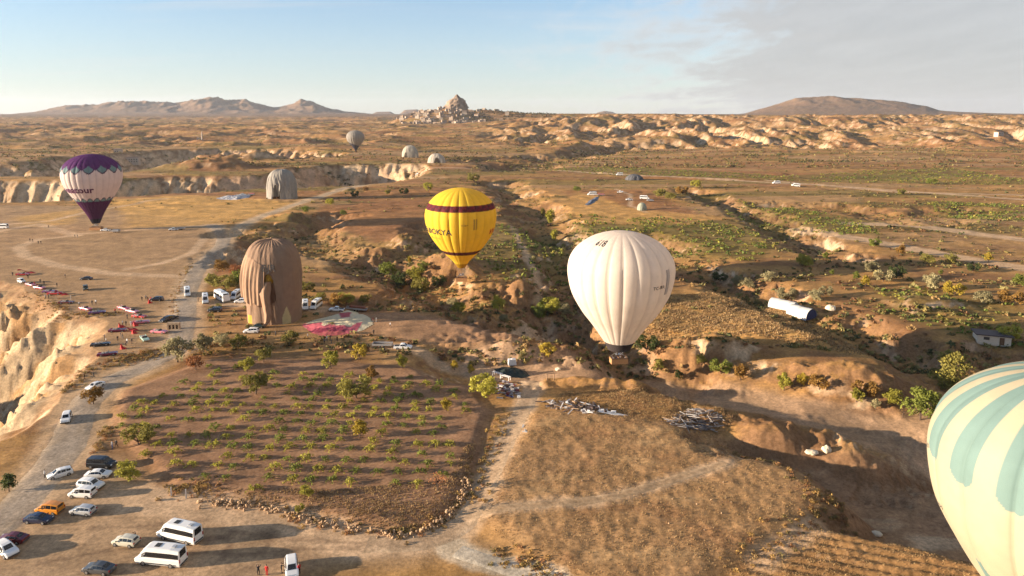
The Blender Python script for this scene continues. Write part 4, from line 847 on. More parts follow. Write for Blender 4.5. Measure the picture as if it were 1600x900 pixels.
for a in [('minibus','white',281,842,163,'white minibus with dark roof hatch, the one farther from the camera','minibus'),
 ('minibus','white',252,879,172,'white minibus nearest the camera, parked below the other minibus','minibus'),
 ('hatch','cream',197,850,170,'cream hatchback with a door open beside the two white minibuses','car'),
 ('sedan','grey',155,893,172,'dark grey saloon alone at the bottom left of the car park','car'),
 ('sedan','darkred',20,846,176,'dark red car beside the white car at the left edge','car'),
 ('suv','white',10,864,330,'white car cut by the left edge below the dark red car','car'),
 ('sedan','navy',61,815,354,'navy blue saloon parked next to the orange taxi','car'),
 ('mpv','orange',78,800,172,'orange yellow taxi in the car park','taxi'),
 ('hatch','silver',130,802,172,'silver hatchback right of the orange taxi','car'),
 ('mpv','white',129,775,176,'boxy white people carrier with dark side windows, lowest of the four in line','car'),
 ('suv','white',142,762,350,'white car parked between the boxy people carrier and the white saloon','car'),
 ('sedan','white',154,745,4,'white saloon parked just below the black van','car'),
 ('blackvan','black',159,729,356,'black passenger van at the top of the parked row','van'),
 ('hatch','white',94,744,222,'white hatchback driving down the road past the parked row','car')]: vehicle(*a[:5], a[5], a[6], LOTG)
vehicle('suv','white',104,657,296,'white car coming down the bend of the dirt road','car','cars on the dirt road')
vehicle('sedan','white',149,606,250,'white car half hidden by a small tree on the road bend','car','cars on the dirt road')
vehicle('suv','white',456,893,290,'white car with people round it at the bottom edge of the picture','car',LOTG)
for a in [('minibus','white',293,461,297,'white minibus driving down the grey road','minibus'),('minibus','white',321,472,295,'white minibus parked facing the camera, first right of the road','minibus'),
 ('coach','white',347,469,312,'white coach with big windscreen between two minibuses','coach'),('minibus','white',369,466,272,'white minibus turned away beside the coach, left of the brown balloon','minibus'),
 ('suv','white',377,473,182,'white car nosing out from behind the brown balloon','car'),('suv','black',336,487,181,'black car parked alone in front of the white coach','car'),
 ('sedan','green',403,512,182,'dark green car behind the white car below the brown balloon','car'),('suv','white',393,520,182,'white car parked below the brown balloon beside the dark green car','car'),
 ('minibus','white',477,482,287,'white minibus just right of the brown balloon','minibus'),('minibus','white',494,481,266,'white minibus second to the right of the brown balloon','minibus'),
 ('pickup','white',526,486,181,'white pickup truck hitched in front of the brown trailer','pickup'),('pickup','white',630,545,359,'white pickup truck on the track below the pink envelope','pickup'),
 ('sedan','black',135,437,180,'black saloon alone on the tan landing field','car'),('jeep','green',134,453,305,'dark green jeep on the landing field behind the black saloon','jeep'),
 ('suv','black',260,502,250,'black car by the grey road, left of the dry shrub','car'),('sedan','black',269,499,80,'dark car close against the black car by the road','car'),('suv','black',245,470,182,'black car among the group in red near the road','car')]: vehicle(*a[:5], a[5], a[6], TOURG)
for a in [('convertible','red',36,430,4,'red open car farthest left at the cliff edge with a long red cloth behind'),('convertible','pink',48,446,330,'pink open car second along the cliff edge'),('convertible','rose',62,451,340,'rose open car third along the cliff edge'),
 ('convertible','purple',78,457,2,'dark purple open car fourth along the cliff edge'),('convertible','red',86,460,2,'deep red open car beside the dark purple one at the cliff edge'),('convertible','darkred',104,474,2,'dark red open car alone on the grassy brink'),('convertible','rose',134,484,335,'rose red open car with raised cloth on the brink'),
 ('convertible','purple',152,490,20,'purple open car behind the dark bush on the brink'),('convertible','rose',193,483,330,'rose and white open car at the head of a row of three'),('convertible','pink',207,488,335,'pink open car in the middle of a row of three'),('convertible','red',218,496,345,'bright red open car at the end of a row of three'),
 ('convertible','pink',220,505,20,'pink open car parked tight against the bright red one'),('convertible','maroon',184,518,10,'maroon open car with a long red cloth at the cliff tip'),('convertible','pink',249,520,350,'pink open car near the road, right of the mint car'),('convertible','mint',226,531,310,'mint green open car'),
 ('convertible','black',157,540,20,'black and white open car at the cliff tip'),('convertible','maroon',168,555,20,'maroon open car lowest along the cliff, before the dry hedge')]: vehicle(*a[:5], a[5], 'car', CLASSIC)
vehicle('jeep','white',34,442,330,'white jeep parked between open cars at the far cliff edge','jeep',CLASSIC)
for a in [('pickup','white',165,361,182,'white pickup truck right of the purple balloon basket','pickup'),('pickup','white',271,360,200,'white pickup truck at the end of the tan field by the road','pickup'),('minibus','white',222,304,182,'white minibus in front of the long pale cliff','minibus'),
 ('pickup','white',379,305,183,'white pickup truck behind the white spread envelope','pickup'),('minibus','white',3,357,178,'white minibus cut by the left edge on the far field','minibus'),('minibus','white',968,274,181,'white truck left of the dark collapsed dome','truck'),
 ('minibus','white',925,305,181,'white minibus behind the blue-grey envelope strip','minibus'),('pickup','white',969,301,350,'white pickup truck alone at the bend of the far track','pickup'),('pickup','white',983,313,185,'white pickup truck left of the small grey-green balloon heap','pickup'),
 ('minibus','white',1007,311,350,'white van behind the small grey-green balloon heap','van'),('suv','white',652,263,340,'white car below the two collapsing balloons on the far plain','car'),('minibus','white',1213,287,182,'white minibus at the left end of the far white row','minibus'),('minibus','white',1243,291,170,'white minibus at the right end of the far white row','minibus')]: vehicle(*a[:5], a[5], a[6], CREW, small=True)
# trailers
def trailer(px, py, head, label, load, L=4.6):
    x, y, z = ground(px, py); t = thing('balloon_trailer', label, 'trailer', (x, y, z), 0, 'balloon trailers', .85); tilt_to_ground(t, x, y, R(head))
    MB().box((0, 0, .62), (L, 2.0, .14)).obj('deck', M_plank, t)
    for sx in (-1, 1): MB().box((sx*L/2, 0, .95), (.08, 2.0, .55)).obj('end_board', M_alu, t)
    for sy in (-1, 1): MB().box((0, sy*1.0, .95), (L-.1, .07, .5)).obj('side_board', M_alu, t)
    MB().tube((L/2, 0, .55), (L/2+1.3, 0, .5), .06).obj('drawbar', M_alu, t)
    for sx in (-.45, .45):
        for sy in (-1, 1): MB().tube((sx, sy*1.08-.1, .33), (sx, sy*1.08+.1, .33), .33, n=12).obj('wheel', M_tyre, t)
    if load: MB().box((-.2, 0, 1.2), (L*.8, 1.7, 1.0), taper=.92).obj('load', load, t)
trailer(598, 542, 359, 'pale flat trailer behind the white pickup below the pink envelope', None, 5.4)
trailer(557, 486, 181, 'long brown loaded trailer behind the white pickup, above the pink envelope', M_rust, 7.0)
trailer(181, 363, 182, 'loaded trailer right of the purple balloon basket', mat('grey_load', (0.2, 0.2, 0.22), 0.8), 4.2)
trailer(393, 305, 183, 'red trailer behind the white spread envelope', paint_m('trailer_red', (0.42, 0.03, 0.03)), 5.0)
trailer(939, 306, 181, 'red trailer hitched behind the far white minibus', paint_m('trailer_red', (0.42, 0.03, 0.03)), 5.5)
trailer(1016, 315, 0, 'grey trailer right of the small grey-green balloon heap', mat('grey_load', (0.2, 0.2, 0.22), 0.8), 5.0)
trailer(283, 359, 200, 'small trailer behind the white pickup at the end of the tan field', None, 4.0)
# open doors of the cream hatchback are part of that car
# ------------------------------------------------------------------ people
M_skin = mat('skin', (0.40, 0.23, 0.15), 0.6); M_hair = mat('dark_hair', (0.02, 0.014, 0.01), 0.7)
CLO = {'black': mat('black_cloth', (0.015, 0.015, 0.017), 0.9), 'white': mat('white_cloth', (0.62, 0.60, 0.58), 0.9), 'red': mat('red_cloth', (0.42, 0.012, 0.012), 0.8), 'grey': mat('grey_cloth', (0.16, 0.16, 0.17), 0.9), 'blue': mat('blue_jeans', (0.03, 0.05, 0.12), 0.9), 'brown': mat('brown_cloth', (0.12, 0.07, 0.045), 0.9), 'navy': mat('navy_cloth', (0.012, 0.016, 0.04), 0.9)}
def figure(pose):
    """one continuous body grown from a skeleton; slots: trousers, top, skin, hair"""
    A = {'stand': ((.26, .02, 1.13), (.28, .08, .88), (-.26, .02, 1.13), (-.28, .06, .88), .10, -.02, -.10, .02), 'walk': ((.25, .10, 1.14), (.26, .26, .95), (-.25, -.08, 1.14), (-.26, -.14, .90), .10, .26, -.10, -.28),
         'reach': ((.30, .26, 1.34), (.24, .46, 1.50), (-.30, .24, 1.32), (-.24, .44, 1.46), .12, .02, -.12, .04)}[pose]
    er, hr, el, hl, fxr, fyr, fxl, fyl = A; kn = lambda fx, fy: (fx*1.05, fy*.5+.05, .50)
    P = [(0, 0, .95), (0, 0, 1.18), (0, 0, 1.40), (0, .01, 1.50), (0, .03, 1.60), (0, .03, 1.72), (.19, 0, 1.41), er, hr, (-.19, 0, 1.41), el, hl, (hr[0], hr[1]+.03, hr[2]-.13), (hl[0], hl[1]+.03, hl[2]-.13),
         (.10, 0, .90), kn(fxr, fyr), (fxr, fyr, .09), (fxr, fyr+.18, .05), (-.10, 0, .90), kn(fxl, fyl), (fxl, fyl, .09), (fxl, fyl+.18, .05)]
    Rr = [(.16, .11), (.14, .10), (.17, .11), (.055, .055), (.085, .10), (.07, .085), (.07, .07), (.048, .048), (.036, .036), (.07, .07), (.048, .048), (.036, .036), (.04, .022), (.04, .022), (.095, .10), (.065, .068), (.045, .048), (.04, .035), (.095, .10), (.065, .068), (.045, .048), (.04, .035)]
    Ed = [(0, 1), (1, 2), (2, 3), (3, 4), (4, 5), (2, 6), (6, 7), (7, 8), (8, 12), (2, 9), (9, 10), (10, 11), (11, 13), (0, 14), (14, 15), (15, 16), (16, 17), (0, 18), (18, 19), (19, 20), (20, 21)]
    me_ = bpy.data.meshes.new('body_source'); me_.from_pydata(P, Ed, []); o = bpy.data.objects.new('body_source', me_); COL.objects.link(o)
    md = o.modifiers.new('skin', 'SKIN'); me_.skin_vertices[0].data[0].use_root = True
    for i, r_ in enumerate(Rr): me_.skin_vertices[0].data[i].radius = r_
    sb = o.modifiers.new('sub', 'SUBSURF'); sb.levels = 1; sb.render_levels = 1
    out = bpy.data.meshes.new_from_object(o.evaluated_get(bpy.context.evaluated_depsgraph_get())); bpy.data.objects.remove(o); out.name = 'body'
    for m in (CLO['black'], CLO['black'], M_skin, M_hair): out.materials.append(m)
    for p in out.polygons:
        c = p.center; hand = any((c-Vector(h)).length < .13 for h in (P[12], P[13]))
        p.material_index = 3 if (c.z > 1.66 or (c.z > 1.55 and c.y < .02)) else (2 if c.z > 1.47 or hand else (1 if c.z > .93 or abs(c.x) > .235 else 0)); p.use_smooth = True
    return out
FIG = {k: figure(k) for k in ('stand', 'walk', 'reach')}
dressm = None
def person(px, py, head, top, legs, label, pose='stand', group=None, dress=None, at=None, sc=.84):
    x, y, z = at if at else ground(px, py)
    o = obj('person', FIG[pose]); o.location = (x, y, z-.02); o.rotation_euler = (0, 0, R(head-90)); o.scale = (sc, sc, sc); tag(o, label, 'person', group)
    for k, m in ((0, CLO[legs]), (1, CLO[top])): o.material_slots[k].link = 'OBJECT'; o.material_slots[k].material = m
    if dress:
        global dressm
        if dressm is None:
            V = []; n = 20
            for z_, r_ in ((1.12, .17), (.95, .22), (.6, .38), (.25, .58), (.03, .8)):
                for i in range(n): a = 2*math.pi*i/n; q = r_*(1+.14*math.sin(a*5)*(1.1-z_)); V.append((q*math.cos(a), q*math.sin(a)-(.5*(1-z_)**2), z_))
            dressm = mesh_np('dress', V, [(k*n+i, k*n+(i+1) % n, (k+1)*n+(i+1) % n, (k+1)*n+i) for k in range(4) for i in range(n)], [CLO['red']], True)
        obj('dress', dressm, o)
    return o
PPL = [(70,747,20,'white','black','person in a dark jacket by the white hatchback on the road','stand'),(176,701,250,'grey','blue','person in grey at the edge of the vineyard, left of a pair','stand'),(182,699,250,'black','black','person in black at the edge of the vineyard, right of a pair','walk'),
 (404,899,100,'black','black','person in black at the bottom edge, left of the white car','reach'),(417,899,80,'red','red','person in red at the bottom edge beside the one in black','stand'),(468,897,150,'red','black','person in red at the right of the white car at the bottom edge','stand'),(440,896,20,'black','black','person in black leaning at the white car at the bottom edge','reach'),
 (212,846,200,'black','black','person in black at the open door of the cream hatchback','reach'),(147,590,200,'black','black','person in black on the road bend by the white car','walk'),(132,592,200,'brown','black','person in brown at the cliff edge near the road bend','stand'),
 (20,431,300,'black','black','person in black farthest left at the cliff edge','stand'),(44,435,300,'black','black','person in black behind the red open car','stand'),(102,434,250,'black','brown','person in black standing alone on the landing field','stand'),(63,442,300,'black','black','left of two people behind the pink open car','stand'),(69,445,300,'black','black','right of two people behind the pink open car','stand'),
 (89,448,260,'black','black','person in black behind the deep red open car','walk'),(71,467,60,'grey','black','left of two people under the deep red open car','stand'),(76,467,60,'black','black','right of two people under the deep red open car','stand'),(111,468,200,'white','white','person in white in the dark red open car on the brink','stand'),(124,478,320,'white','black','person beside the rose red open car on the brink','reach'),
 (144,476,270,'black','black','person in black on the landing field beside one in white','stand'),(150,475,270,'white','black','person in white on the landing field beside one in black','stand'),(180,489,280,'red','black','person in dark red between the purple car and the row of three','stand'),(199,498,250,'black','black','person in black left of the bright red open car','stand'),
 (192,508,250,'grey','black','first of a line of four people above the maroon open car','stand'),(197,509,270,'black','black','second of a line of four people above the maroon open car','stand'),(205,509,290,'white','white','person in white, third in a line of four','stand'),
 (189,527,30,'navy','grey','person in navy below the maroon open car','stand'),(192,529,200,'black','grey','person in black below the maroon open car','walk'),(184,533,300,'black','brown','person in black left of the pair below the maroon car','stand'),(164,531,210,'blue','black','person in blue jacket by the black and white open car','reach'),(166,536,210,'white','black','person in white by the black and white open car','stand'),
 (197,540,260,'brown','black','person in brown next to one in white near the mint car','stand'),(199,537,260,'white','grey','person in white shirt left of the mint car','stand'),(206,537,260,'black','brown','person in black left of the mint car','stand'),
 (222,470,280,'black','black','person in black at the left of the group near the road','stand'),(228,468,280,'grey','black','person in grey in the group near the road','stand'),(250,471,200,'black','black','person in black at the black car near the road','stand'),(255,471,200,'navy','black','person in navy at the right of the black car near the road','stand'),(231,470,280,'brown','brown','person in brown behind the one in the red dress near the road','stand'),
 (310,471,250,'brown','black','person beside the first parked minibus','stand'),(47,377,270,'black','black','left of two walkers far out on the tan field','walk'),(51,378,270,'black','black','right of two walkers far out on the tan field','walk'),(60,381,90,'black','black','left person of a pair in mid field below the walkers','stand'),(64,381,90,'black','black','right person of a pair in mid field below the walkers','stand'),
 (117,371,60,'black','black','left of two people below the purple balloon','stand'),(121,371,60,'black','grey','right of two people below the purple balloon','stand'),(76,356,90,'brown','black','person on the far dirt track left of the purple balloon','walk'),(186,364,180,'black','black','person at the trailer right of the purple balloon','stand'),
 (431,526,60,'black','black','person in black left of a dark tree below the brown balloon','stand'),(447,503,60,'black','black','person at the foot of the brown balloon','stand'),(481,529,30,'grey','black','person between the two bare trees at the pink envelope','stand'),(507,537,80,'grey','black','person in grey leftmost of the crew at the pink envelope','stand'),(511,533,80,'white','grey','person in white shirt pulling the pink envelope','reach'),
 (516,532,80,'navy','black','person in navy among the crew at the pink envelope','reach'),(518,538,80,'black','black','person in black nearest the camera at the pink envelope','stand'),(527,534,100,'black','black','person in black rightmost of the crew at the pink envelope','reach'),(583,503,190,'red','white','person in red at the right tip of the pink envelope','stand'),(588,503,190,'white','white','person in white at the right tip of the pink envelope','stand'),
 (610,511,190,'white','black','person in white walking right of the pink envelope','walk'),(584,523,100,'black','black','person in black alone below the right tip of the pink envelope','stand')]
for a in PPL: person(a[0], a[1], a[2], a[3], a[4], a[5], a[6], 'people around the balloons and cars')
for px, py, hd, lb in [(233,474,250,'person in a flowing red dress in the group near the road'),(236,470,250,'second person in red in the group near the road'),(210,509,200,'person in a red dress at the right end of a line of four'),(208,521,200,'person in a red dress right of the maroon open car'),(187,512,200,'person in a red dress posing on the maroon open car'),(190,545,200,'person in a red dress above the lowest maroon car'),(54,446,200,'person in a red dress at the second open car on the cliff'),]:
    person(px, py, hd, 'red', 'red', lb, 'reach', 'people around the balloons and cars', dress=True)
# passengers in the white balloon's basket
bt, bpz = WHITE_B
for i in range(8):
    lx, ly = -1.45+0.96*(i % 4), (-.42 if i < 4 else .42); v = Matrix.Rotation(R(8), 3, 'Z') @ (Vector((lx, ly, -23.25))*KW) + bpz
    person(0, 0, 270+30*(i % 3), ['white', 'blue', 'black', 'white', 'grey', 'navy', 'white', 'black'][i], 'blue', ['passenger in %s standing %s in the white balloon basket' % (['white', 'blue', 'black', 'white', 'grey', 'navy', 'white', 'black'][i], ['at the front left', 'second from left at the front', 'third from left at the front', 'at the front right', 'at the back left', 'second from left at the back', 'third from left at the back', 'at the back right'][i])][0], 'stand', 'passengers in the white balloon', at=(v.x, v.y, v.z))
# long red cloths trailing from the open cars, as worn for photographs
def streamer(px, py, L, head, label):
    x, y, z = ground(px, py); V = []; n = 16
    for i in range(n+1):
        u = i/n; w = .2+1.1*u*(1-.5*u)
        for s in (-1, 1): V.append((u*L, s*w+.3*math.sin(u*5), 1.2*(1-u)**1.2+.25+.25*math.sin(u*9+s)))
    V = [tuple(p) for p in V]; m = len(V); V += [(a, b, c-.03) for a, b, c in V]
    Fq = [(2*i, 2*i+1, 2*i+3, 2*i+2) for i in range(n)]+[(m+2*i+2, m+2*i+3, m+2*i+1, m+2*i) for i in range(n)]
    o = obj('red_cloth', mesh_np('red_cloth', V, Fq, [CLO['red']], True)); o.location = (x, y, z); o.rotation_euler = (0, 0, R(head)); tag(o, label, 'cloth', 'red cloths at the open cars')
streamer(28, 428, 6, 2, 'long red cloth streaming over the open car farthest left'); streamer(188, 518, 4.5, 4, 'long red cloth streaming from the maroon open car at the cliff tip'); streamer(86, 462, 4, 0, 'red cloth laid along the deep red open car')
# ------------------------------------------------------------------ plants
M_bark = mat('bark', (0.085, 0.055, 0.038), 0.9, 0.3, 6)
LEAF = {'green': leafmat('green_leaf', (0.185, 0.205, 0.042)), 'olive': leafmat('olive_leaf', (0.235, 0.205, 0.052)), 'yellow green': leafmat('yellow_green_leaf', (0.33, 0.30, 0.052)), 'yellow': leafmat('yellow_leaf', (0.36, 0.265, 0.040)),
        'orange': leafmat('orange_leaf', (0.29, 0.165, 0.045)), 'rust': leafmat('rust_leaf', (0.33, 0.145, 0.062)), 'grey green': leafmat('grey_green_leaf', (0.30, 0.26, 0.14)), 'dark green': leafmat('dark_green_leaf', (0.070, 0.088, 0.030)), 'brown': leafmat('dry_leaf', (0.24, 0.140, 0.062))}
def leafcloud(rng, ctrs, rads, per, size, up=0.35):
    """leaf-sized quads through a set of clumps"""
    c = np.repeat(ctrs, per, 0); r = np.repeat(rads, per, 0); n = len(c)
    d = rng.normal(size=(n, 3)); d /= np.linalg.norm(d, axis=1)[:, None]; p = c+d*r*(rng.random((n, 1))**0.45)
    a = rng.normal(size=(n, 3)); a /= np.linalg.norm(a, axis=1)[:, None]; b = np.cross(a, rng.normal(size=(n, 3))+np.array((0, 0, up))); b /= np.linalg.norm(b, axis=1)[:, None]
    s = size*(0.6+0.8*rng.random((n, 1))); a = a*s; b = b*s*0.7
    V = np.stack([p-a-b*.3, p+b-a*.1, p+a+b*.2, p-b+a*.1], 1).reshape(-1, 3); return V, np.arange(n*4).reshape(n, 4)
TREES = {}
def tree_meshes(colour, shape):
    k = (colour, shape)
    if k in TREES: return TREES[k]
    rng = np.random.default_rng(900+shape); wide, crown0, nc, per = [(0.60, .16, 30, 46), (0.46, .12, 28, 44), (0.78, .04, 36, 46), (0.20, .08, 22, 36), (0.55, .30, 14, 16)][shape]
    ctr = []
    while len(ctr) < nc:
        q = rng.uniform(-1, 1, 3)
        if np.dot(q, q) < 1 and np.dot(q, q) > 0.12: ctr.append((q[0]*wide*.80, q[1]*wide*.80, crown0+(1-crown0)*(0.5+q[2]*.42)))
    ctr = np.array(ctr); rads = rng.uniform(.10, .19, (nc, 1))*(.85+wide*.5)*np.array((1, 1, .85)); V, Fq = leafcloud(rng, ctr, rads, per, .042 if shape != 4 else .03)
    cr = mesh_np('crown', V, Fq, [LEAF[colour]])
    t = MB(); h0 = crown0+.12; t.tube((0, 0, -.06), (.02, .01, h0), .032, .022, 7)
    for i in range(0, nc, 2 if shape != 4 else 1):
        c = ctr[i]; m = (c[0]*.45, c[1]*.45, h0+(c[2]-h0)*.55); t.tube((.02, .01, h0-.05), m, .015, .010, 4, caps=False); t.tube(m, tuple(c), .010, .004, 4, caps=False)
    if shape == 4:
        for i in range(40):
            c = ctr[i % nc]; e = c+rng.normal(size=3)*.13; t.tube(tuple(c), tuple(e), .005, .002, 3, caps=False)
    TREES[k] = (cr, t.mesh('trunk', M_bark)); return TREES[k]
LANDMARK = [('the brown balloon', 430, 435), ('the pink envelope', 528, 508), ('the yellow balloon', 720, 360), ('the white balloon', 970, 440), ('the striped balloon', 1560, 700), ('the car park', 160, 800), ('the stone bank', 640, 825), ('the middle of the vineyard', 470, 690), ('the black tarp heap', 797, 582), ('the pile of poles', 1088, 655),
            ('the white tents', 1240, 482), ('the small white house', 1550, 528), ('the purple balloon', 142, 300), ('the grey sagging balloon', 441, 288), ('the bright rock mound', 1090, 545), ('the far white trucks', 980, 305), ('the green right-hand vineyard', 1480, 500), ('the road bend', 130, 620), ('the open cars', 200, 510), ('the parked coach', 347, 465)]
SEEN = {}
def autolabel(adj, noun, px, py):
    nm, lx, ly = min(LANDMARK, key=lambda l: math.hypot(px-l[1], (py-l[2])*1.6)); dx_, dy_ = px-lx, py-ly
    rel = ('right of' if dx_ > 0 else 'left of') if abs(dx_) > abs(dy_)*1.1 else ('below' if dy_ > 0 else 'above')
    s = f'{adj} {noun} {rel} {nm}'; SEEN.setdefault(s, []).append((math.hypot(dx_, dy_),)); return s
ALLT = []
def settle_labels():
    by = {}
    for o, s, d in ALLT: by.setdefault(s, []).append((d, o))
    for s, L in by.items():
        L.sort(key=lambda q: q[0])
        for i, (d, o) in enumerate(L): o['label'] = s if len(L) == 1 else (s+', nearest to it' if i == 0 else s+f', {ORD[i+1]} nearest to it')
def tree(px, py, hpx, colour, shape=0, rel=None):
    x, y, z = ground(px, py); dist = math.sqrt(x*x+y*y+55**2); hpx *= .88 if py < 490 else 1.0; h = hpx*math.hypot(y*cp+(CAM_H-z)*sp_, 0)/F*1.05
    t = thing('tree', '', 'tree', (x, y, z), random.uniform(0, 6.28), 'trees and tall bushes'); s = h*(.88 if (py > 500 and px < 800) else 1.0); t.scale = (s*random.uniform(.9, 1.12), s*random.uniform(.9, 1.12), s)
    cr, tk = tree_meshes(colour, shape); obj('crown', cr, t); obj('trunk', tk, t)
    adj = {0: 'round', 1: 'upright', 2: 'spreading', 3: 'slim tall', 4: 'nearly bare'}[shape]+' '+colour
    s_ = autolabel(('small ' if hpx < 18 else ('large ' if hpx > 34 else ''))+adj, 'tree' if shape != 2 else 'bushy tree', px, py)
    nm, lx, ly = min(LANDMARK, key=lambda l: math.hypot(px-l[1], (py-l[2])*1.6)); ALLT.append((t, s_, math.hypot(px-lx, py-ly))); return t
TL = [(557,622,42,'olive',2),(400,616,40,'olive',0),(562,684,34,'yellow',1),(517,576,32,'yellow green',0),(562,562,28,'yellow',0),(454,538,24,'olive',0),(494,542,24,'brown',4),(412,566,26,'olive',0),(386,581,26,'yellow green',0),(628,575,24,'yellow green',1),(581,594,26,'orange',1),(710,578,18,'yellow',1),(736,584,16,'yellow',1),(754,619,40,'yellow green',2),(697,642,24,'yellow',1),
 (684,766,36,'rust',4),(216,694,36,'olive',2),(202,750,34,'yellow green',2),(146,632,32,'orange',0),(278,566,44,'grey green',0),(318,552,36,'grey green',1),(345,540,22,'grey green',2),(306,578,26,'rust',0),(560,812,24,'brown',4),(680,800,28,'brown',4),(372,545,26,'olive',0),(395,543,20,'brown',4),(14,768,34,'dark green',1),(480,775,20,'yellow green',2),(468,800,14,'yellow green',2),
 (855,556,22,'yellow',0),(777,488,30,'yellow green',1),(716,490,18,'yellow green',0),(1127,568,26,'green',2),(1157,594,26,'orange',1),(1438,656,50,'green',0),(1478,608,40,'olive',2),(1492,586,38,'olive',0),(1350,618,26,'orange',2),(1338,628,22,'yellow green',1),(1393,630,24,'yellow green',2),(1225,610,28,'yellow green',1),(1253,604,22,'yellow',1),(1280,606,24,'orange',2),(1368,640,18,'grey green',1),(1410,652,18,'brown',4),
 (1578,532,26,'yellow green',2),(1582,476,28,'orange',2),(1534,474,24,'grey green',2),(1491,462,26,'yellow',2),(1457,452,28,'grey green',2),(1352,448,20,'yellow',1),(1338,438,16,'green',1),(1258,416,22,'yellow green',2),(1290,406,14,'green',1),(1366,386,16,'green',2),(1408,400,20,'orange',1),(1450,412,18,'olive',2),(1486,412,18,'olive',2),(1544,410,18,'yellow',1),(1395,410,14,'brown',4),(1520,425,16,'dark green',2),(1598,448,22,'green',2),(1200,440,20,'grey green',2),(1230,470,26,'grey green',2),(1275,470,20,'grey green',2),(1290,462,18,'grey green',2),(1380,440,22,'grey green',2),(1400,436,24,'dark green',2),(1360,425,20,'grey green',2),(1170,455,18,'grey green',2),(1155,448,20,'grey green',2),(1125,440,18,'dark green',2),
 (608,434,28,'green',0),(650,440,26,'yellow green',2),(655,458,32,'olive',2),(626,448,26,'dark green',2),(662,424,18,'green',2),(685,448,22,'dark green',2),(860,352,30,'yellow green',3),(866,378,24,'yellow green',3),(848,340,18,'olive',3),(858,488,28,'yellow green',2),(844,478,26,'green',2),(880,492,20,'grey green',2),(530,476,22,'orange',2),(541,475,22,'yellow green',2),(568,474,16,'olive',2),(500,470,16,'olive',2),(706,480,18,'grey green',2),(722,486,16,'yellow green',1),(788,505,16,'grey green',0),(640,412,14,'yellow',3),(1010,552,26,'dark green',2),(1030,575,18,'olive',1),(1060,580,16,'dark green',1),(1095,585,18,'olive',1),
 (348,424,22,'orange',2),(334,448,24,'olive',2),(352,452,26,'olive',2),(380,448,30,'green',2),(372,430,20,'rust',2),(480,456,20,'olive',2),(669,300,16,'yellow green',0),(740,284,16,'olive',2),(555,308,12,'dark green',2),(631,304,12,'dark green',2),(606,304,10,'olive',2),(515,320,12,'yellow green',2),(478,332,12,'green',2),(537,336,10,'green',2),(572,300,10,'brown',0),(1030,308,16,'olive',2),(1066,304,16,'orange',2),(1086,302,14,'yellow green',2),(1048,312,14,'olive',2),(902,299,10,'green',2),(1408,305,12,'olive',2),(1456,288,12,'green',2),(1300,430,10,'green',1),(1470,430,10,'green',1)]
for a in TL: tree(*a)
settle_labels()
# vines of the near vineyard, each its own bush on a 3.4 m grid
vrng = np.random.default_rng(77); VM = []
for k in range(5):
    n = 9; ctr = np.stack([vrng.uniform(-.55, .55, n), vrng.uniform(-.55, .55, n), vrng.uniform(.25, .75, n)], 1); V, Fq = leafcloud(vrng, ctr, np.tile((.33, .33, .26), (n, 1)), 14, .11)
    for q in range(7):
        a = vrng.uniform(0, 6.28); L = vrng.uniform(.8, 1.25); p = np.array([[math.cos(a)*L*u, math.sin(a)*L*u, .55-.35*u*u] for u in (.5, .7, .9, 1.05)]); v2, f2 = leafcloud(vrng, p, np.tile((.14, .14, .1), (4, 1)), 4, .09); Fq = np.vstack([Fq, f2+len(V)]); V = np.vstack([V, v2])
    st_ = MB().tube((0, 0, -.2), (.05, .02, .45), .07, .04, 5); sv = np.array(st_.v); V = np.vstack([V, sv]); 
    VM.append((V, Fq, st_))
VMESH = {}
def vine_mesh(k, c):
    if (k, c) not in VMESH: VMESH[(k, c)] = mesh_np('foliage', VM[k][0][:-len(VM[k][2].v)], VM[k][1], [LEAF[c]])
    return VMESH[(k, c)]
STM = MB().tube((0, 0, -.25), (.05, .02, .5), .08, .05, 5).mesh('stem', M_bark)
ang = R(-4.0); ca, sa = math.cos(ang), math.sin(ang); ox, oy = G(470, 775); row = 0; nv_ = 0
taken = [ground(a[0], a[1])[:2] for a in TL[:32]]
INNER = GP([(200,640),(330,575),(470,580),(640,590),(720,612),(740,650),(728,700),(706,752),(660,770),(520,774),(400,772),(290,760),(215,712),(180,672)])
for j in range(0, 24):
    xs = []
    for i in range(-22, 16):
        lx, ly = i*3.25+(j % 2)*.5+vrng.normal()*.35, j*3.15+vrng.normal()*.3; x, y = ox+lx*ca-ly*sa, oy+lx*sa+ly*ca
        if not inside(np.array([x]), np.array([y]), INNER)[0]: continue
        if vrng.random() < 0.10+0.30*ss(120, 150, np.array([y]))[0] or any(math.hypot(x-q[0], y-q[1]) < 2.2 for q in taken): continue
        xs.append((x, y))
    if not xs: continue
    row += 1
    for k, (x, y) in enumerate(sorted(xs)):
        s = vrng.uniform(.78, 1.22); c = ['green', 'green', 'yellow green', 'green', 'yellow green', 'yellow green'][int(vrng.integers(6))]
        t = thing('grape_vine', f'low {c} vine bush, {ORD[k+1]} from the left in the {ORD[row]} row up the vineyard', 'vine', (x, y, H(x, y)), vrng.uniform(0, 6.28), 'vines of the near vineyard', s); nv_ += 1
        obj('foliage', vine_mesh(int(vrng.integers(5)), c), t); obj('stem', STM, t)
print('vines', nv_)
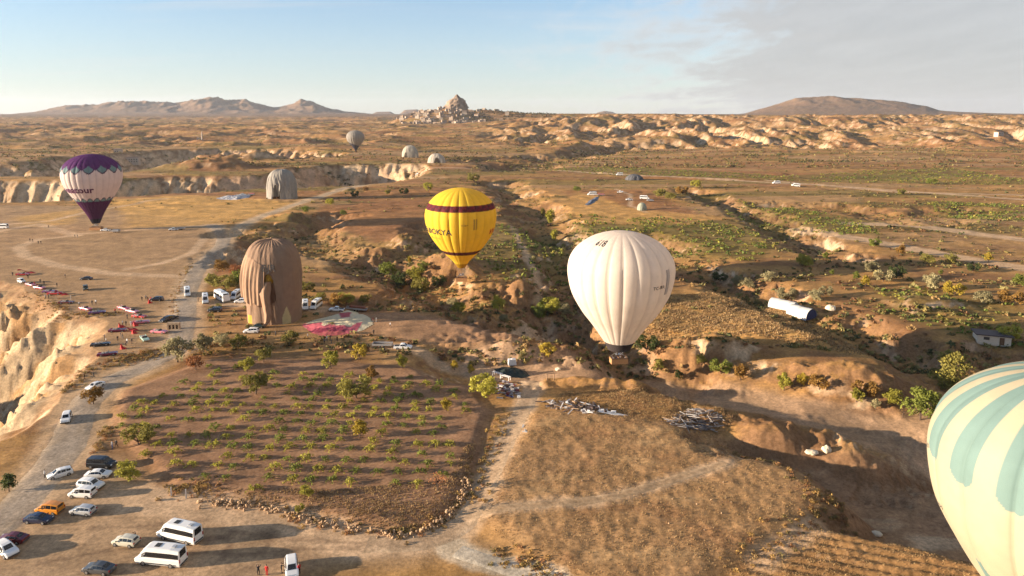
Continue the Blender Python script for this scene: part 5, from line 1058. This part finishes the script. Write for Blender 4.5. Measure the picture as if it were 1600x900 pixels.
# scrub: uncounted low bushes in the gullies, along parcel edges and over the far slopes
def scatter(name, X, Y, S, colors, nq, rng, label, cat, squash=.75, size=.30, mname='mixed_foliage'):
    n = len(X); Z = Hn(X, Y); d = rng.normal(size=(n, nq, 3)); d /= np.linalg.norm(d, axis=2)[..., None]; rad = rng.random((n, nq, 1))**.4
    P = d*rad*np.array((1, 1, squash)); P[..., 2] = np.abs(P[..., 2])*1.05+.06; P = P*S[:, None, None]+np.stack([X, Y, Z], 1)[:, None, :]
    a = rng.normal(size=(n, nq, 3)); a /= np.linalg.norm(a, axis=2)[..., None]; b = np.cross(a, rng.normal(size=(n, nq, 3))); b /= np.linalg.norm(b, axis=2)[..., None]
    s = (S[:, None, None]*size*(.6+.8*rng.random((n, nq, 1)))); a *= s; b *= s*.75
    V = np.stack([P-a, P+b, P+a, P-b], 2).reshape(-1, 3); c = np.repeat(colors, nq*4, 0)*np.repeat(rng.uniform(.75, 1.25, (n*nq, 1)), 4, 0)
    o = obj(name, mesh_np(name, V, np.arange(len(V)).reshape(-1, 4), [vcolmat(mname, .25, .85, .2, 1.0)], False, c)); tag(o, label, cat, kind='stuff'); return o
pal_b = 1.55*np.array([(0.115, 0.10, 0.034), (0.085, 0.075, 0.030), (0.16, 0.125, 0.045), (0.18, 0.115, 0.048), (0.055, 0.060, 0.026), (0.185, 0.155, 0.060), (0.13, 0.07, 0.035)])
rng = np.random.default_rng(55)
def sample(n, y0, y1, k=.80): 
    y = y0*np.exp(rng.random(n)*math.log(y1/y0)); return rng.uniform(-k, k, n)*y, y
def density(x, y):
    w = np.full(x.shape, .05)
    for P, wi, wo, dep, rag in GULW[:]:
        w = np.maximum(w, local(x, y, P, wo+10, lambda a, b: .8*(1-ss(wi, wo*.75, pdist(a, b, P)))))
    r1, e1 = cells(x/115+0.5*fbm(x/150, y/120, 2, 21), y/30+0.7*fbm(x/190, y/90, 2, 22), 3); w = np.maximum(w, .50*(e1 < .07)); w = np.maximum(w, .75*ss(.05, .38, fbm(x/140, y/24, 4, 310)))
    for P in (LAND, LOT, VINE, FIELD, PLOW, PLOWED_SOIL, CLIFF): w[inside(x, y, P)] = 0
    for P in (ROAD, ROAD2): w[pdist(x, y, P) < 6] = 0
    for P, wd in TRACKS: w[local(x, y, P, 5, lambda a, b: 1.0*(pdist(a, b, P) < wd+.8)) > 0] = 0
    for P in GOLD+SOIL: w[inside(x, y, P)] *= .15
    return w
X, Y = sample(60000, 150, 760); k = rng.random(len(X)) < density(X, Y)*.6; X, Y = X[k], Y[k]; S = rng.uniform(.3, .75, len(X))*(1+1.1*rng.random(len(X))**3); print('mid scrub', len(X))
scatter('scrub', X, Y, S, pal_b[rng.integers(0, 7, len(X))], 15, rng, 'low dry scrub and bushes over the gullies and field edges', 'scrub', .8, .40)
X, Y = sample(80000, 700, 4200); k = rng.random(len(X)) < density(X, Y)*.95; X, Y = X[k], Y[k]; S = rng.uniform(.8, 2.4, len(X)); print('far scrub', len(X))
scatter('distant_scrub', X, Y, S, pal_b[rng.integers(0, 7, len(X))]*.80, 7, rng, 'distant bushes and small trees dotted over the far slopes', 'scrub', .9, .45)
n = 420; X = (rng.uniform(738, 868, n)-800)/F*2480; Y = rng.uniform(2380, 2560, n)
scatter('ridge_trees', X, Y, rng.uniform(2.0, 4.5, n), pal_b[rng.integers(0, 5, n)]*.45, 12, rng, 'dark trees massed on the ridge right of the castle rock', 'trees', 1.2, .4)
# far vineyards read as green rows
X = []; Y = []
for P in OLIVE:
    p = np.array(P); x0, y0 = p.min(0); x1, y1 = p.max(0); st_ = 3.2 if y0 < 450 else 5.0; gx_, gy_ = np.meshgrid(np.arange(x0, x1, st_), np.arange(y0, y1, st_*1.15)); gx_ = gx_.ravel()+rng.normal(size=gx_.size)*.5; gy_ = gy_.ravel()+rng.normal(size=gy_.size)*.4
    k = inside(gx_, gy_, P) & (rng.random(gx_.size) < .25+.75*ss(-.15, .2, fbm(gx_/30, gy_/25, 3, 700))); X.append(gx_[k]); Y.append(gy_[k])
X = np.concatenate(X); Y = np.concatenate(Y)
if len(X) > 9000: q = rng.permutation(len(X))[:9000]; X, Y = X[q], Y[q]
pv_ = 1.25*np.array([(0.10, 0.125, 0.026), (0.14, 0.15, 0.032), (0.19, 0.17, 0.035), (0.075, 0.095, 0.024)]); print('far vines', len(X))
scatter('far_vineyard_rows', X, Y, rng.uniform(.75, 1.5, len(X)), pv_[rng.integers(0, 4, len(X))], 12, rng, 'rows of low green vines on the farther plots', 'vines', .7, .33)
# dry brush: hedge by the road, cliff brink, foot of the bank
X = []; Y = []
for pts, wd, n in [([(172,568),(200,560),(240,552),(268,545)], 3.2, 260), ([(40,455),(70,470),(100,486)], 2.4, 110), ([(100,490),(150,492),(185,492)], 2.0, 90), ([(100,610),(120,600),(140,575)], 1.6, 60), ([(262,768),(300,764),(330,770)], 1.8, 60), ([(735,790),(750,740),(770,690),(792,640)], 1.6, 110), ([(170,665),(158,690),(150,705)], 1.0, 40), ([(300,408),(281,440),(272,468),(270,500)], 1.6, 80), ([(300,545),(340,548),(400,545)], 4, 90), ([(1150,700),(1240,740),(1300,785),(1230,835),(1150,885)], 2.2, 120), ([(770,862),(860,905)], 2.0, 60), ([(1270,780),(1320,800)], 2.5, 60), ([(430,800),(520,822),(620,838),(690,815),(725,780)], 1.4, 90)]:
    P = np.array(GP(pts)); L = np.cumsum(np.r_[0, np.hypot(*np.diff(P, axis=0).T)]); u = rng.random(n)*L[-1]; X.append(np.interp(u, L, P[:, 0])+rng.normal(size=n)*wd*.6); Y.append(np.interp(u, L, P[:, 1])+rng.normal(size=n)*wd*.6)
X = np.concatenate(X); Y = np.concatenate(Y); pd_ = 1.45*np.array([(0.22, 0.135, 0.050), (0.16, 0.105, 0.045), (0.26, 0.165, 0.055), (0.13, 0.10, 0.04), (0.20, 0.10, 0.045)])
scatter('dry_brush', X, Y, rng.uniform(.2, .6, len(X)), pd_[rng.integers(0, 5, len(X))], 34, rng, 'brown dry brush along banks, brink and road verges', 'brush', .8, .22)
# dry grass tufts
def tufts(name, P, n, hmin, hmax, cols, label, seed, extra=None):
    rng = np.random.default_rng(seed); p = np.array(P); lo, hi = p.min(0), p.max(0); x = rng.uniform(lo[0], hi[0], n); y = rng.uniform(max(lo[1], 55), hi[1], n); k = inside(x, y, P) & (np.abs(x) < y*.85+20) & (rng.random(n) < .25+.75*ss(-.25, .25, fbm(x/7, y/6, 3, seed)))
    for T_, wd in TRACKS[:2]+[(PALE, 2.0), (ROAD, 4.0)]: k &= pdist(x, y, T_) > wd*.8
    x, y = x[k], y[k]; n = len(x); z = Hn(x, y); nb = 4; th = rng.uniform(0, 6.28, (n, nb)); h = rng.uniform(hmin, hmax, (n, nb)); w = h*.30; ln = rng.uniform(.1, .5, (n, nb))*h
    bx_, by_ = x[:, None]+rng.normal(size=(n, nb))*.10, y[:, None]+rng.normal(size=(n, nb))*.10; zz = np.repeat(z[:, None], nb, 1)-.03
    A = np.stack([bx_-w*np.sin(th), by_+w*np.cos(th), zz], -1); B_ = np.stack([bx_+w*np.sin(th), by_-w*np.cos(th), zz], -1); T3 = np.stack([bx_+ln*np.cos(th), by_+ln*np.sin(th), zz+h], -1)
    V = np.stack([A, B_, T3], 2).reshape(-1, 3); c = np.repeat(cols[rng.integers(0, len(cols), n)], nb*3, 0)*np.repeat(rng.uniform(.75, 1.3, (n, 1)), nb*3, 0)
    o = obj(name, mesh_np(name, V, np.arange(len(V)).reshape(-1, 3), [vcolmat('dry_grass_blade', .3, .9, .1, 1.0)], False, c)); tag(o, label, 'grass', kind='stuff'); print(name, n)
gc = np.array([(0.40, 0.27, 0.13), (0.34, 0.22, 0.105), (0.29, 0.18, 0.09), (0.44, 0.31, 0.155), (0.25, 0.15, 0.08)])
tufts('dry_grass', FIELD, 30000, .06, .18, gc, 'golden dry grass over the open field in the foreground', 81)
tufts('stubble', PLOW, 26000, .07, .18, gc, 'short stubble on the ploughed plot bottom right', 82)
WILD = GP([(880,610),(1000,600),(1160,640),(1120,672),(900,640),(845,640)]); tufts('rough_grass', WILD, 16000, .08, .26, gc*.9, 'rough dry grass above the open field', 83)
tufts('golden_grass', GOLD[2], 26000, .2, .5, gc, 'golden grass on the sunlit slope behind the white balloon', 84)
tufts('vineyard_weeds', GP([(330,790),(300,765),(520,770),(700,755),(728,700),(745,690),(728,770),(690,815),(620,832),(520,812),(430,795)]), 22000, .08, .28, gc*.9, 'thin dry weeds between the vines and the stone bank', 85)
# ------------------------------------------------------------------ stone bank round the vineyard
M_stone = mat('field_stone', (0.36, 0.235, 0.135), 0.95, 0.3, 2.0, bump=0.6, rnd=0.3); srng = np.random.default_rng(3)
def stone_mesh(seed):
    bm = bmesh.new(); bmesh.ops.create_icosphere(bm, subdivisions=1, radius=.5); r_ = random.Random(seed)
    for v in bm.verts: v.co *= r_.uniform(.72, 1.12); v.co.z *= .75
    me_ = bpy.data.meshes.new('stone'); bm.to_mesh(me_); bm.free(); me_.materials.append(M_stone); return me_
STONES = [stone_mesh(i) for i in range(7)]
def stone_bank(label, pts, n, sp, lo, hi, name='rubble_bank', hmax=.7):
    P = np.array([ground(a, b)[:2] for a, b in pts]); L = np.cumsum(np.r_[0, np.hypot(*np.diff(P, axis=0).T)]); x0, y0 = P[len(P)//2]; z0 = H(x0, y0); t = thing(name, label, 'stone bank', (x0, y0, z0))
    for i in range(n):
        u = srng.random()*L[-1]; x = np.interp(u, L, P[:, 0])+srng.normal()*sp; y = np.interp(u, L, P[:, 1])+srng.normal()*sp; s = srng.uniform(lo, hi); o = obj('stone', STONES[i % 7], t)
        k = math.exp(-((x-np.interp(u, L, P[:, 0]))**2+(y-np.interp(u, L, P[:, 1]))**2)/(sp*sp*1.5)); o.location = (x-x0, y-y0, H(x, y)-z0+s*.15+srng.random()*hmax*k); o.scale = (s*srng.uniform(.8, 1.4), s, s); o.rotation_euler = tuple(srng.uniform(0, 6.28, 3))
stone_bank('long curved bank of rubble stones along the lower edge of the vineyard', [(405,793),(440,802),(480,812),(520,822),(570,832),(615,838),(650,834),(685,818),(708,800),(724,776),(732,748)], 295, .36, .25, .58)
stone_bank('short heap of field stones at the left corner of the vineyard', [(318,786),(350,788),(390,792)], 60, .5, .25, .6)
stone_bank('scattered pale stones across the dry foreground field', [(880,752),(950,760),(968,752),(1016,808),(1086,768),(1118,781),(1175,770),(1085,818)], 22, 2.5, .18, .36, 'scattered_stones', .02)
# ------------------------------------------------------------------ rock-cut town on the skyline
M_rock = mat('castle_tuff', (0.235, 0.165, 0.115), 0.95, 0.5, 0.06, bump=0.5)
def rock(name, label, x, y, z, prof, depth, seed, m, squash=1.0):
    """an upright rock: prof = (height, left, right) outline in metres"""
    nz, nt_ = 44, 72; pr = np.array(prof, float); zz = np.linspace(pr[0, 0], pr[-1, 0], nz); l = np.interp(zz, pr[:, 0], pr[:, 1]); r_ = np.interp(zz, pr[:, 0], pr[:, 2]); th = np.arange(nt_)/nt_*2*np.pi
    A, Zz = np.meshgrid(th, zz); Lc = ((l+r_)/2)[:, None]; hw = ((r_-l)/2)[:, None]; f = 1+.30*(ridged(A*2.2, Zz/26, 3, seed)-.5)+.22*fbm(A*3.2, Zz/9, 4, seed+2)
    V = np.stack([Lc+hw*np.cos(A)*f, hw*depth*np.sin(A)*f, Zz+4.0*fbm(A*2, Zz/8, 3, seed+4)], -1).reshape(-1, 3); ii = np.arange(nz*nt_).reshape(nz, nt_); jj = np.roll(ii, -1, 1)
    o = obj(name, mesh_np(name, V, np.stack([ii[:-1], jj[:-1], jj[1:], ii[1:]], -1).reshape(-1, 4), [m], False)); o.location = (x, y, z); return tag(o, label, 'rock')
rz0 = 50.0
rock('castle_rock', 'tall jagged castle rock rising above the hillside town on the horizon', TX, 2560, rz0, [(-25, -66, 56), (0, -60, 52), (14, -54, 48), (26, -44, 45), (36, -35, 42), (46, -27, 39), (53, -22, 36), (58, -17, 33), (61, -8, 30), (65, -4, 19), (71, 1, 14), (76, 4, 10)], .8, 801, M_rock)
rock('rock_cone', 'pale rock cone below the castle rock', (727-800)/F*2330, 2330, 4, [(-8, -36, 36), (6, -24, 24), (16, -12, 13), (24, -3, 4), (26, -.5, 1)], .9, 811, mat('pale_cone_tuff', (0.46, 0.315, 0.205), 0.95, 0.3, 0.08, bump=.5))
HW = [mat('house_wall_%s' % n, c, 0.9, 0.12, 0.3) for n, c in (('cream', (0.33, 0.25, 0.185)), ('stone', (0.22, 0.16, 0.115)), ('white', (0.44, 0.36, 0.285)))]; M_win = mat('house_window', (0.05, 0.045, 0.04), 0.4); M_roofh = mat('house_roof', (0.36, 0.24, 0.17), 0.9)
HOUSE = []
for k, (w, d, h, st_) in enumerate([(11, 9, 6.5, 2), (14, 9, 9, 3), (9, 9, 5, 1), (17, 10, 7, 2)]):
    for wm in HW:
        b = MB(); b.box((0, 0, h/2-2), (w, d, h+4), 0); b.box((0, 0, h+.2), (w+.5, d+.5, .5), 2)
        for s in range(st_):
            for i in range(int(w/3.2)): b.box((-w/2+1.9+i*3.2, -d/2-.02, 1.4+s*3.0), (1.3, .12, 1.6), 1)
        if k == 1: b.box((w*.2, 0, h+1.6), (w*.45, d*.6, 2.4), 0)
        HOUSE.append(b.mesh('house', wm, M_win, M_roofh))
hr = random.Random(4); hn = 0; HS = []
for tries in range(900):
    px = hr.gauss(688, 30) if hr.random() < .8 else hr.uniform(628, 750); yy = hr.uniform(2250, 2540); x = (px-800)/F*yy*1.0; z = H(x, yy)
    if z < 20 or any(abs(x-a) < 13 and abs(yy-b) < 11 for a, b in HS): continue
    if abs(x-TX) < 50 and yy > 2500: continue
    HS.append((x, yy)); 
    if len(HS) >= 120: break
HS.sort(key=lambda q: q[0]/q[1])
def ordinal(n):
    if n <= 25: return ORD[n]
    w = {2: 'twenty', 3: 'thirty', 4: 'forty', 5: 'fifty', 6: 'sixty', 7: 'seventy'}[n//10]; return (w[:-1]+'ieth' if n % 10 == 0 else w+'-'+ORD[n % 10])
tiers = sorted(H(*q) for q in HS); T1, T2 = tiers[len(HS)//3], tiers[2*len(HS)//3]; cnt = {}
for i, (x, yy) in enumerate(HS):
    tier = 'lowest' if H(x, yy) < T1 else ('middle' if H(x, yy) < T2 else 'topmost'); cnt[tier] = cnt.get(tier, 0)+1; nth = ordinal(cnt[tier])
    o = obj('town_house', HOUSE[hr.randrange(len(HOUSE))]); o.location = (x, yy, H(x, yy)); o.rotation_euler = (0, 0, hr.uniform(-.5, .5)); tag(o, f'small flat-roofed stone house, {nth} from the left in the {tier} tier of the hillside town', 'house', 'houses of the hillside town')
def lone_house(px, py, k, lb, cat='house', rz=0.2, sc=1.0, far=None):
    x, y, z = ground(px, py); o = obj('farm_house', HOUSE[k]); o.location = (x, y, z); o.rotation_euler = (0, 0, rz); o.scale = (sc,)*3; tag(o, lb, cat, 'lone houses on the far plain'); return o
for a in [(185,238,8,'pale farm building left of the others on the left far slope'),(207,239,11,'long pale farm building on the left far slope beside dark trees'),(312,221,8,'white house beside dark trees on the upper left plain'),(540,196,2,'small white house far above the upright grey balloon'),(1560,214,2,'small pale house among the far right hills'),(790,176,2,'white building on the skyline right of the castle rock'),(752,186,5,'small pale house under the dark ridge')]: lone_house(*a)
x, y, z = ground(316, 221); mn = MB().tube((0, 0, 0), (0, 0, 16), 1.5, 1.2, 10).tube((0, 0, 16), (0, 0, 21), 1.5, .1, 10).box((0, 0, 13), (4, 4, .7)).obj('minaret', HW[2]); mn.location = (x, y, z); tag(mn, 'thin white minaret beside dark trees on the upper left plain', 'minaret')
# ------------------------------------------------------------------ tents, hut, heaps
M_canvas = mat('white_canvas', (0.46, 0.45, 0.43), 0.8, 0.1, 1.0); M_navy = mat('navy_canvas', (0.02, 0.03, 0.09), 0.8)
def tunnel(px, py, rz, L, W, Hh, label, endm, seg=5):
    x, y, z = ground(px, py); t = thing('tunnel_tent', label, 'tent', (x, y, z), R(rz), 'white tunnel tents in the gully'); n = 14
    for s in range(seg):
        V = []
        for e in (0, 1):
            for i in range(n+1):
                a = math.pi*i/n; V.append((-L/2+L*(s+e*.985)/seg, -W/2*math.cos(a)*(1+.02*(s % 2)), Hh*math.sin(a)**.8*(1+.02*(s % 2))-.1))
        m_ = len(V); V += [(a, b*.97, c*.97) for a, b, c in V]; Fq = [(i, i+1, n+2+i, n+1+i) for i in range(n)]+[(m_+n+1+i, m_+n+2+i, m_+i+1, m_+i) for i in range(n)]
        obj('roof_panel', mesh_np('roof_panel', V, Fq, [M_canvas], True), t)
    for sx in (-1, 1):
        V = [(sx*L/2*.985, 0, 0)]+[(sx*L/2*.985, -W/2*math.cos(math.pi*i/n)*.96, Hh*math.sin(math.pi*i/n)**.8*.96-.1) for i in range(n+1)]; obj('end_wall', mesh_np('end_wall', V, [(0, i+1, i+2) for i in range(n)], [endm if sx > 0 else M_canvas]), t)
tunnel(1224, 481, -50, 7.5, 4.0, 2.5, 'arched white tunnel tent, left of the pair in the gully', M_canvas); tunnel(1252, 494, -58, 6.5, 5.0, 2.9, 'white tunnel tent with navy end wall, right of the pair in the gully', M_navy, 4)
x, y, z = ground(1549, 533); t = thing('hut', 'small white hut with dark flat roof above the striped balloon', 'hut', (x, y, z), R(-20)); M_hw = mat('hut_wall', (0.55, 0.46, 0.36), 0.9)
MB().box((0, 0, .7), (7.0, 4.0, 2.4)).obj('wall', M_hw, t); MB().box((0, 0, 2.02), (7.9, 4.9, .22)).obj('roof', mat('dark_roof', (0.06, 0.045, 0.05), 0.7), t); MB().box((1.6, -2.02, .7), (1.0, .1, 1.8)).obj('door', M_leather, t); MB().box((-1.6, -2.02, 1.15), (1.2, .1, .7)).obj('window', M_win, t)
# black tarp heap with litter, tank, bench frames
M_tarp = mat('black_tarp', (0.012, 0.020, 0.016), 0.6, 0.4, 1.2); M_wp = mat('white_plastic', (0.62, 0.61, 0.60), 0.5)
def heap(label, poly, h, m, seed, name):
    P = [ground(a, b)[:2] for a, b in poly]; pa = np.array(P); x0, y0 = pa.min(0); x1, y1 = pa.max(0); res = .22; X, Y = np.meshgrid(np.arange(x0, x1+res, res), np.arange(y0, y1+res, res)); d = sdist(X.ravel(), Y.ravel(), P).reshape(X.shape)
    z0 = Hn(X.ravel(), Y.ravel()).reshape(X.shape); b0 = z0.min(); Z = z0+.02+ss(-.1, 1.6, d)*h*(.7+.8*fbm(X/1.1, Y/1.1, 3, seed)); ny, nx = X.shape; ii = np.arange(nx*ny).reshape(ny, nx); k = d > -res*.6; kp = k[:-1, :-1] & k[1:, 1:] & k[1:, :-1] & k[:-1, 1:]
    Fq = np.stack([ii[:-1, :-1], ii[:-1, 1:], ii[1:, 1:], ii[1:, :-1]], -1)[kp]; us = np.unique(Fq); mp = -np.ones(nx*ny, int); mp[us] = np.arange(len(us)); cx_, cy_ = (x0+x1)/2, (y0+y1)/2
    o = obj(name, mesh_np(name, np.stack([X-cx_, Y-cy_, Z-b0], -1).reshape(-1, 3)[us], mp[Fq], [m], True)); o.location = (cx_, cy_, b0); return tag(o, label, 'heap')
heap('black tarp spread over a low heap at the end of the dirt track', [(772,577),(785,573),(805,574),(822,580),(828,588),(815,591),(795,589),(778,584)], .8, M_tarp, 821, 'tarp_heap')
def boards(name, label, cat, area, n, sizes, mats_, seed, hmax, part='board', base=None):
    P = [ground(a, b)[:2] for a, b in area]; pa = np.array(P); c = pa.mean(0); z0 = H(*c); t = thing(name, label, cat, (c[0], c[1], z0)); r_ = random.Random(seed); k = 0
    ctr = Vector((c[0], c[1]))
    while k < n:
        x, y = r_.uniform(pa[:, 0].min(), pa[:, 0].max()), r_.uniform(pa[:, 1].min(), pa[:, 1].max())
        if not inside(np.array([x]), np.array([y]), P)[0]: continue
        L, w, h = r_.choice(sizes); L *= r_.uniform(.6, 1.3); dn = float(sdist(np.array([x]), np.array([y]), P)[0]); zz = H(x, y)-z0+h/2+.03+r_.random()*min(hmax, dn*.6)
        o = MB().box((0, 0, 0), (L, w, h)).obj(part, mats_[r_.randrange(len(mats_))], t); o.location = (x-c[0], y-c[1], zz); o.rotation_euler = (r_.uniform(-.12, .12), r_.uniform(-.18, .18), r_.choice((-.25, 0, .3, 1.4, 2.6))+r_.uniform(-.5, .5)); k += 1
    return t
M_bw = mat('weathered_board', (0.38, 0.35, 0.33), 0.9, 0.2, 3); M_bd = mat('dark_board', (0.08, 0.055, 0.05), 0.9, 0.3, 3); M_bt = mat('tan_board', (0.34, 0.22, 0.13), 0.9, 0.25, 3); M_gs = mat('grey_scrap', (0.20, 0.18, 0.18), 0.8, 0.3, 3); M_red = mat('dark_red_scrap', (0.14, 0.03, 0.03), 0.8)
boards('scrap_heap', 'heap of white boards and dark scrap lying across the middle of the dry field', 'scrap', [(846,628),(870,624),(900,626),(935,636),(968,645),(965,650),(925,650),(890,648),(862,638)], 85, [(1.6, .25, .06), (2.4, .2, .05), (.9, .6, .08), (3.2, .35, .06), (.5, .4, .3)], [M_bw, M_bd, M_bd, M_gs, M_bt, M_bd, M_wp], 1, .5)
bb = boards('white_panel', 'long white panel at the right end of the scrap heap', 'panel', [(935,640),(966,645),(962,649),(938,645)], 2, [(4.5, .9, .1)], [M_wp], 9, .1, 'panel_sheet')
boards('pole_pile', 'wide pile of grey poles and planks at the field corner', 'wood pile', [(1038,660),(1060,648),(1090,638),(1105,642),(1130,655),(1120,668),(1085,672),(1055,668)], 170, [(2.6, .09, .09), (3.4, .07, .07), (1.8, .12, .08), (2.0, .2, .05)], [M_bw, M_gs, M_bt, M_gs, M_bd], 2, 1.0, 'pole')
boards('junk_pile', 'pile of white frames, blue sheet and red scrap beside the dirt track', 'junk', [(778,598),(795,596),(806,606),(816,622),(806,626),(795,620),(780,622),(770,616)], 60, [(1.4, .5, .06), (2.0, .12, .08), (.7, .6, .4), (1.0, .8, .1)], [M_wp, M_bw, M_gs, M_bw, M_bd, M_red, mat('blue_sheet', (0.03, 0.06, 0.25), .6)], 5, .6)
boards('plank_litter', 'few loose boards lying by the dirt track edge in the field', 'planks', [(816,662),(822,663),(826,676),(820,676)], 3, [(1.4, .3, .08)], [M_bw], 8, .05)
x, y, z = ground(800, 571); t = thing('water_tank', 'white plastic water tank behind the black tarp heap', 'tank', (x, y, z), .2); MB().box((0, 0, .9), (1.9, 1.3, 1.3), taper=.86).obj('tank_body', M_wp, t); MB().tube((0, 0, 1.5), (0, 0, 1.68), .25, n=10).obj('lid', M_wp, t)
for sx in (-.6, .6): MB().box((sx, 0, .1), (.3, 1.2, .5)).obj('support', M_bt, t)
for px, py, lb in [(777,588,'white metal bench frame, left of two by the black tarp heap'),(790,593,'white metal bench frame, right of two by the black tarp heap')]:
    x, y, z = ground(px, py); t = thing('bench_frame', lb, 'frame', (x, y, z), R(-38))
    for sx in (-1.1, 1.1):
        for sy in (-.3, .3): MB().box((sx, sy, .4), (.1, .1, .9)).obj('leg', M_wp, t)
    for sy in (-.3, 0, .3): MB().box((0, sy, .88), (2.5, .12, .07)).obj('slat', M_wp, t)
x, y, z = ground(860, 594); t = thing('goal_frame', 'pale wooden frame standing on the bare ground right of the tarp heap', 'frame', (x, y, z), .3)
for sx in (-.8, .8): MB().box((sx, 0, .7), (.14, .14, 1.5)).obj('post', M_bt, t)
MB().box((0, 0, 1.48), (1.9, .16, .14)).obj('crossbar', M_bt, t)
for px, py, lb in [(268,776,'white fence post, left of two at the vineyard corner'),(291,779,'white fence post, right of two at the vineyard corner')]:
    x, y, z = ground(px, py); t = thing('fence_post', lb, 'post', (x, y, z), .1); MB().box((0, 0, .65), (.16, .16, 1.5)).obj('post_shaft', M_bw, t); MB().box((0, 0, 1.43), (.2, .2, .08), taper=.6).obj('post_cap', M_bw, t)
x, y, z = ground(272, 514); t = thing('arcade_block', 'low stone block with three arched openings beside the road', 'stonework', (x, y, z), R(5), sc=.72); M_ar = mat('arcade_stone', (0.36, 0.25, 0.16), .95, .25, 1.5)
MB().box((0, 0, 2.0), (4.2, 1.2, .7)).obj('lintel', M_ar, t)
for i in range(4): MB().box((-1.85+i*1.23, 0, .8), (.5, 1.2, 1.7)).obj('pier', M_ar, t)
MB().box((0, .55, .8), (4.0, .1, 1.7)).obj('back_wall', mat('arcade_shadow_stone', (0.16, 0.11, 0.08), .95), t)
def boulder(px, py, s, lb, seed, flat=.7):
    bm = bmesh.new(); bmesh.ops.create_icosphere(bm, subdivisions=3, radius=1)
    for v in bm.verts: c = v.co.copy(); v.co *= 1+.35*float(fbm(np.array([c.x*1.3+seed]), np.array([c.y*1.3+c.z]), 3, seed)[0]); v.co.z *= flat
    me_ = bpy.data.meshes.new('boulder'); bm.to_mesh(me_); bm.free(); me_.materials.append(mat('pale_boulder', (0.58, 0.49, 0.36), .95, .2, 1.2, bump=.4)); x, y, z = ground(px, py); o = obj('boulder', me_); o.location = (x, y, z+.15*s); o.scale = (s, s*.8, s); tag(o, lb, 'boulder', 'pale boulders')
boulder(1291, 704, .85, 'big white boulder in the eroded wash on the right', 1, .9); boulder(872, 578, .7, 'white boulder on the bank below the white balloon', 2); boulder(955, 590, .5, 'small pale boulder in the hollow below the white balloon', 3); boulder(1268, 708, 1.1, 'flat pale boulder left of the big white one', 4, .35); boulder(1370, 835, .8, 'flat pale rock beside the stubble plot', 5, .4)
x, y, z = ground(1298, 483); o = None; boulder(1298, 483, 1.5, 'pale rock block right of the white tents', 6, .7)
# ------------------------------------------------------------------ haze
hz = MB(); hz.box((0, 6900, 120), (25200, 14400, 460)); 
hm = bpy.data.materials.new('haze'); hm.use_nodes = True; ht = hm.node_tree
ht.nodes.remove(ht.nodes['Principled BSDF']); pv = ht.nodes.new('ShaderNodeVolumePrincipled'); pv.inputs['Color'].default_value = (0.74, 0.84, 1.0, 1); pv.inputs['Density'].default_value = 0.000028; pv.inputs['Anisotropy'].default_value = 0.2
ht.links.new(pv.outputs[0], ht.nodes['Material Output'].inputs['Volume'])
ho = hz.obj('haze', hm); tag(ho, kind='stuff')
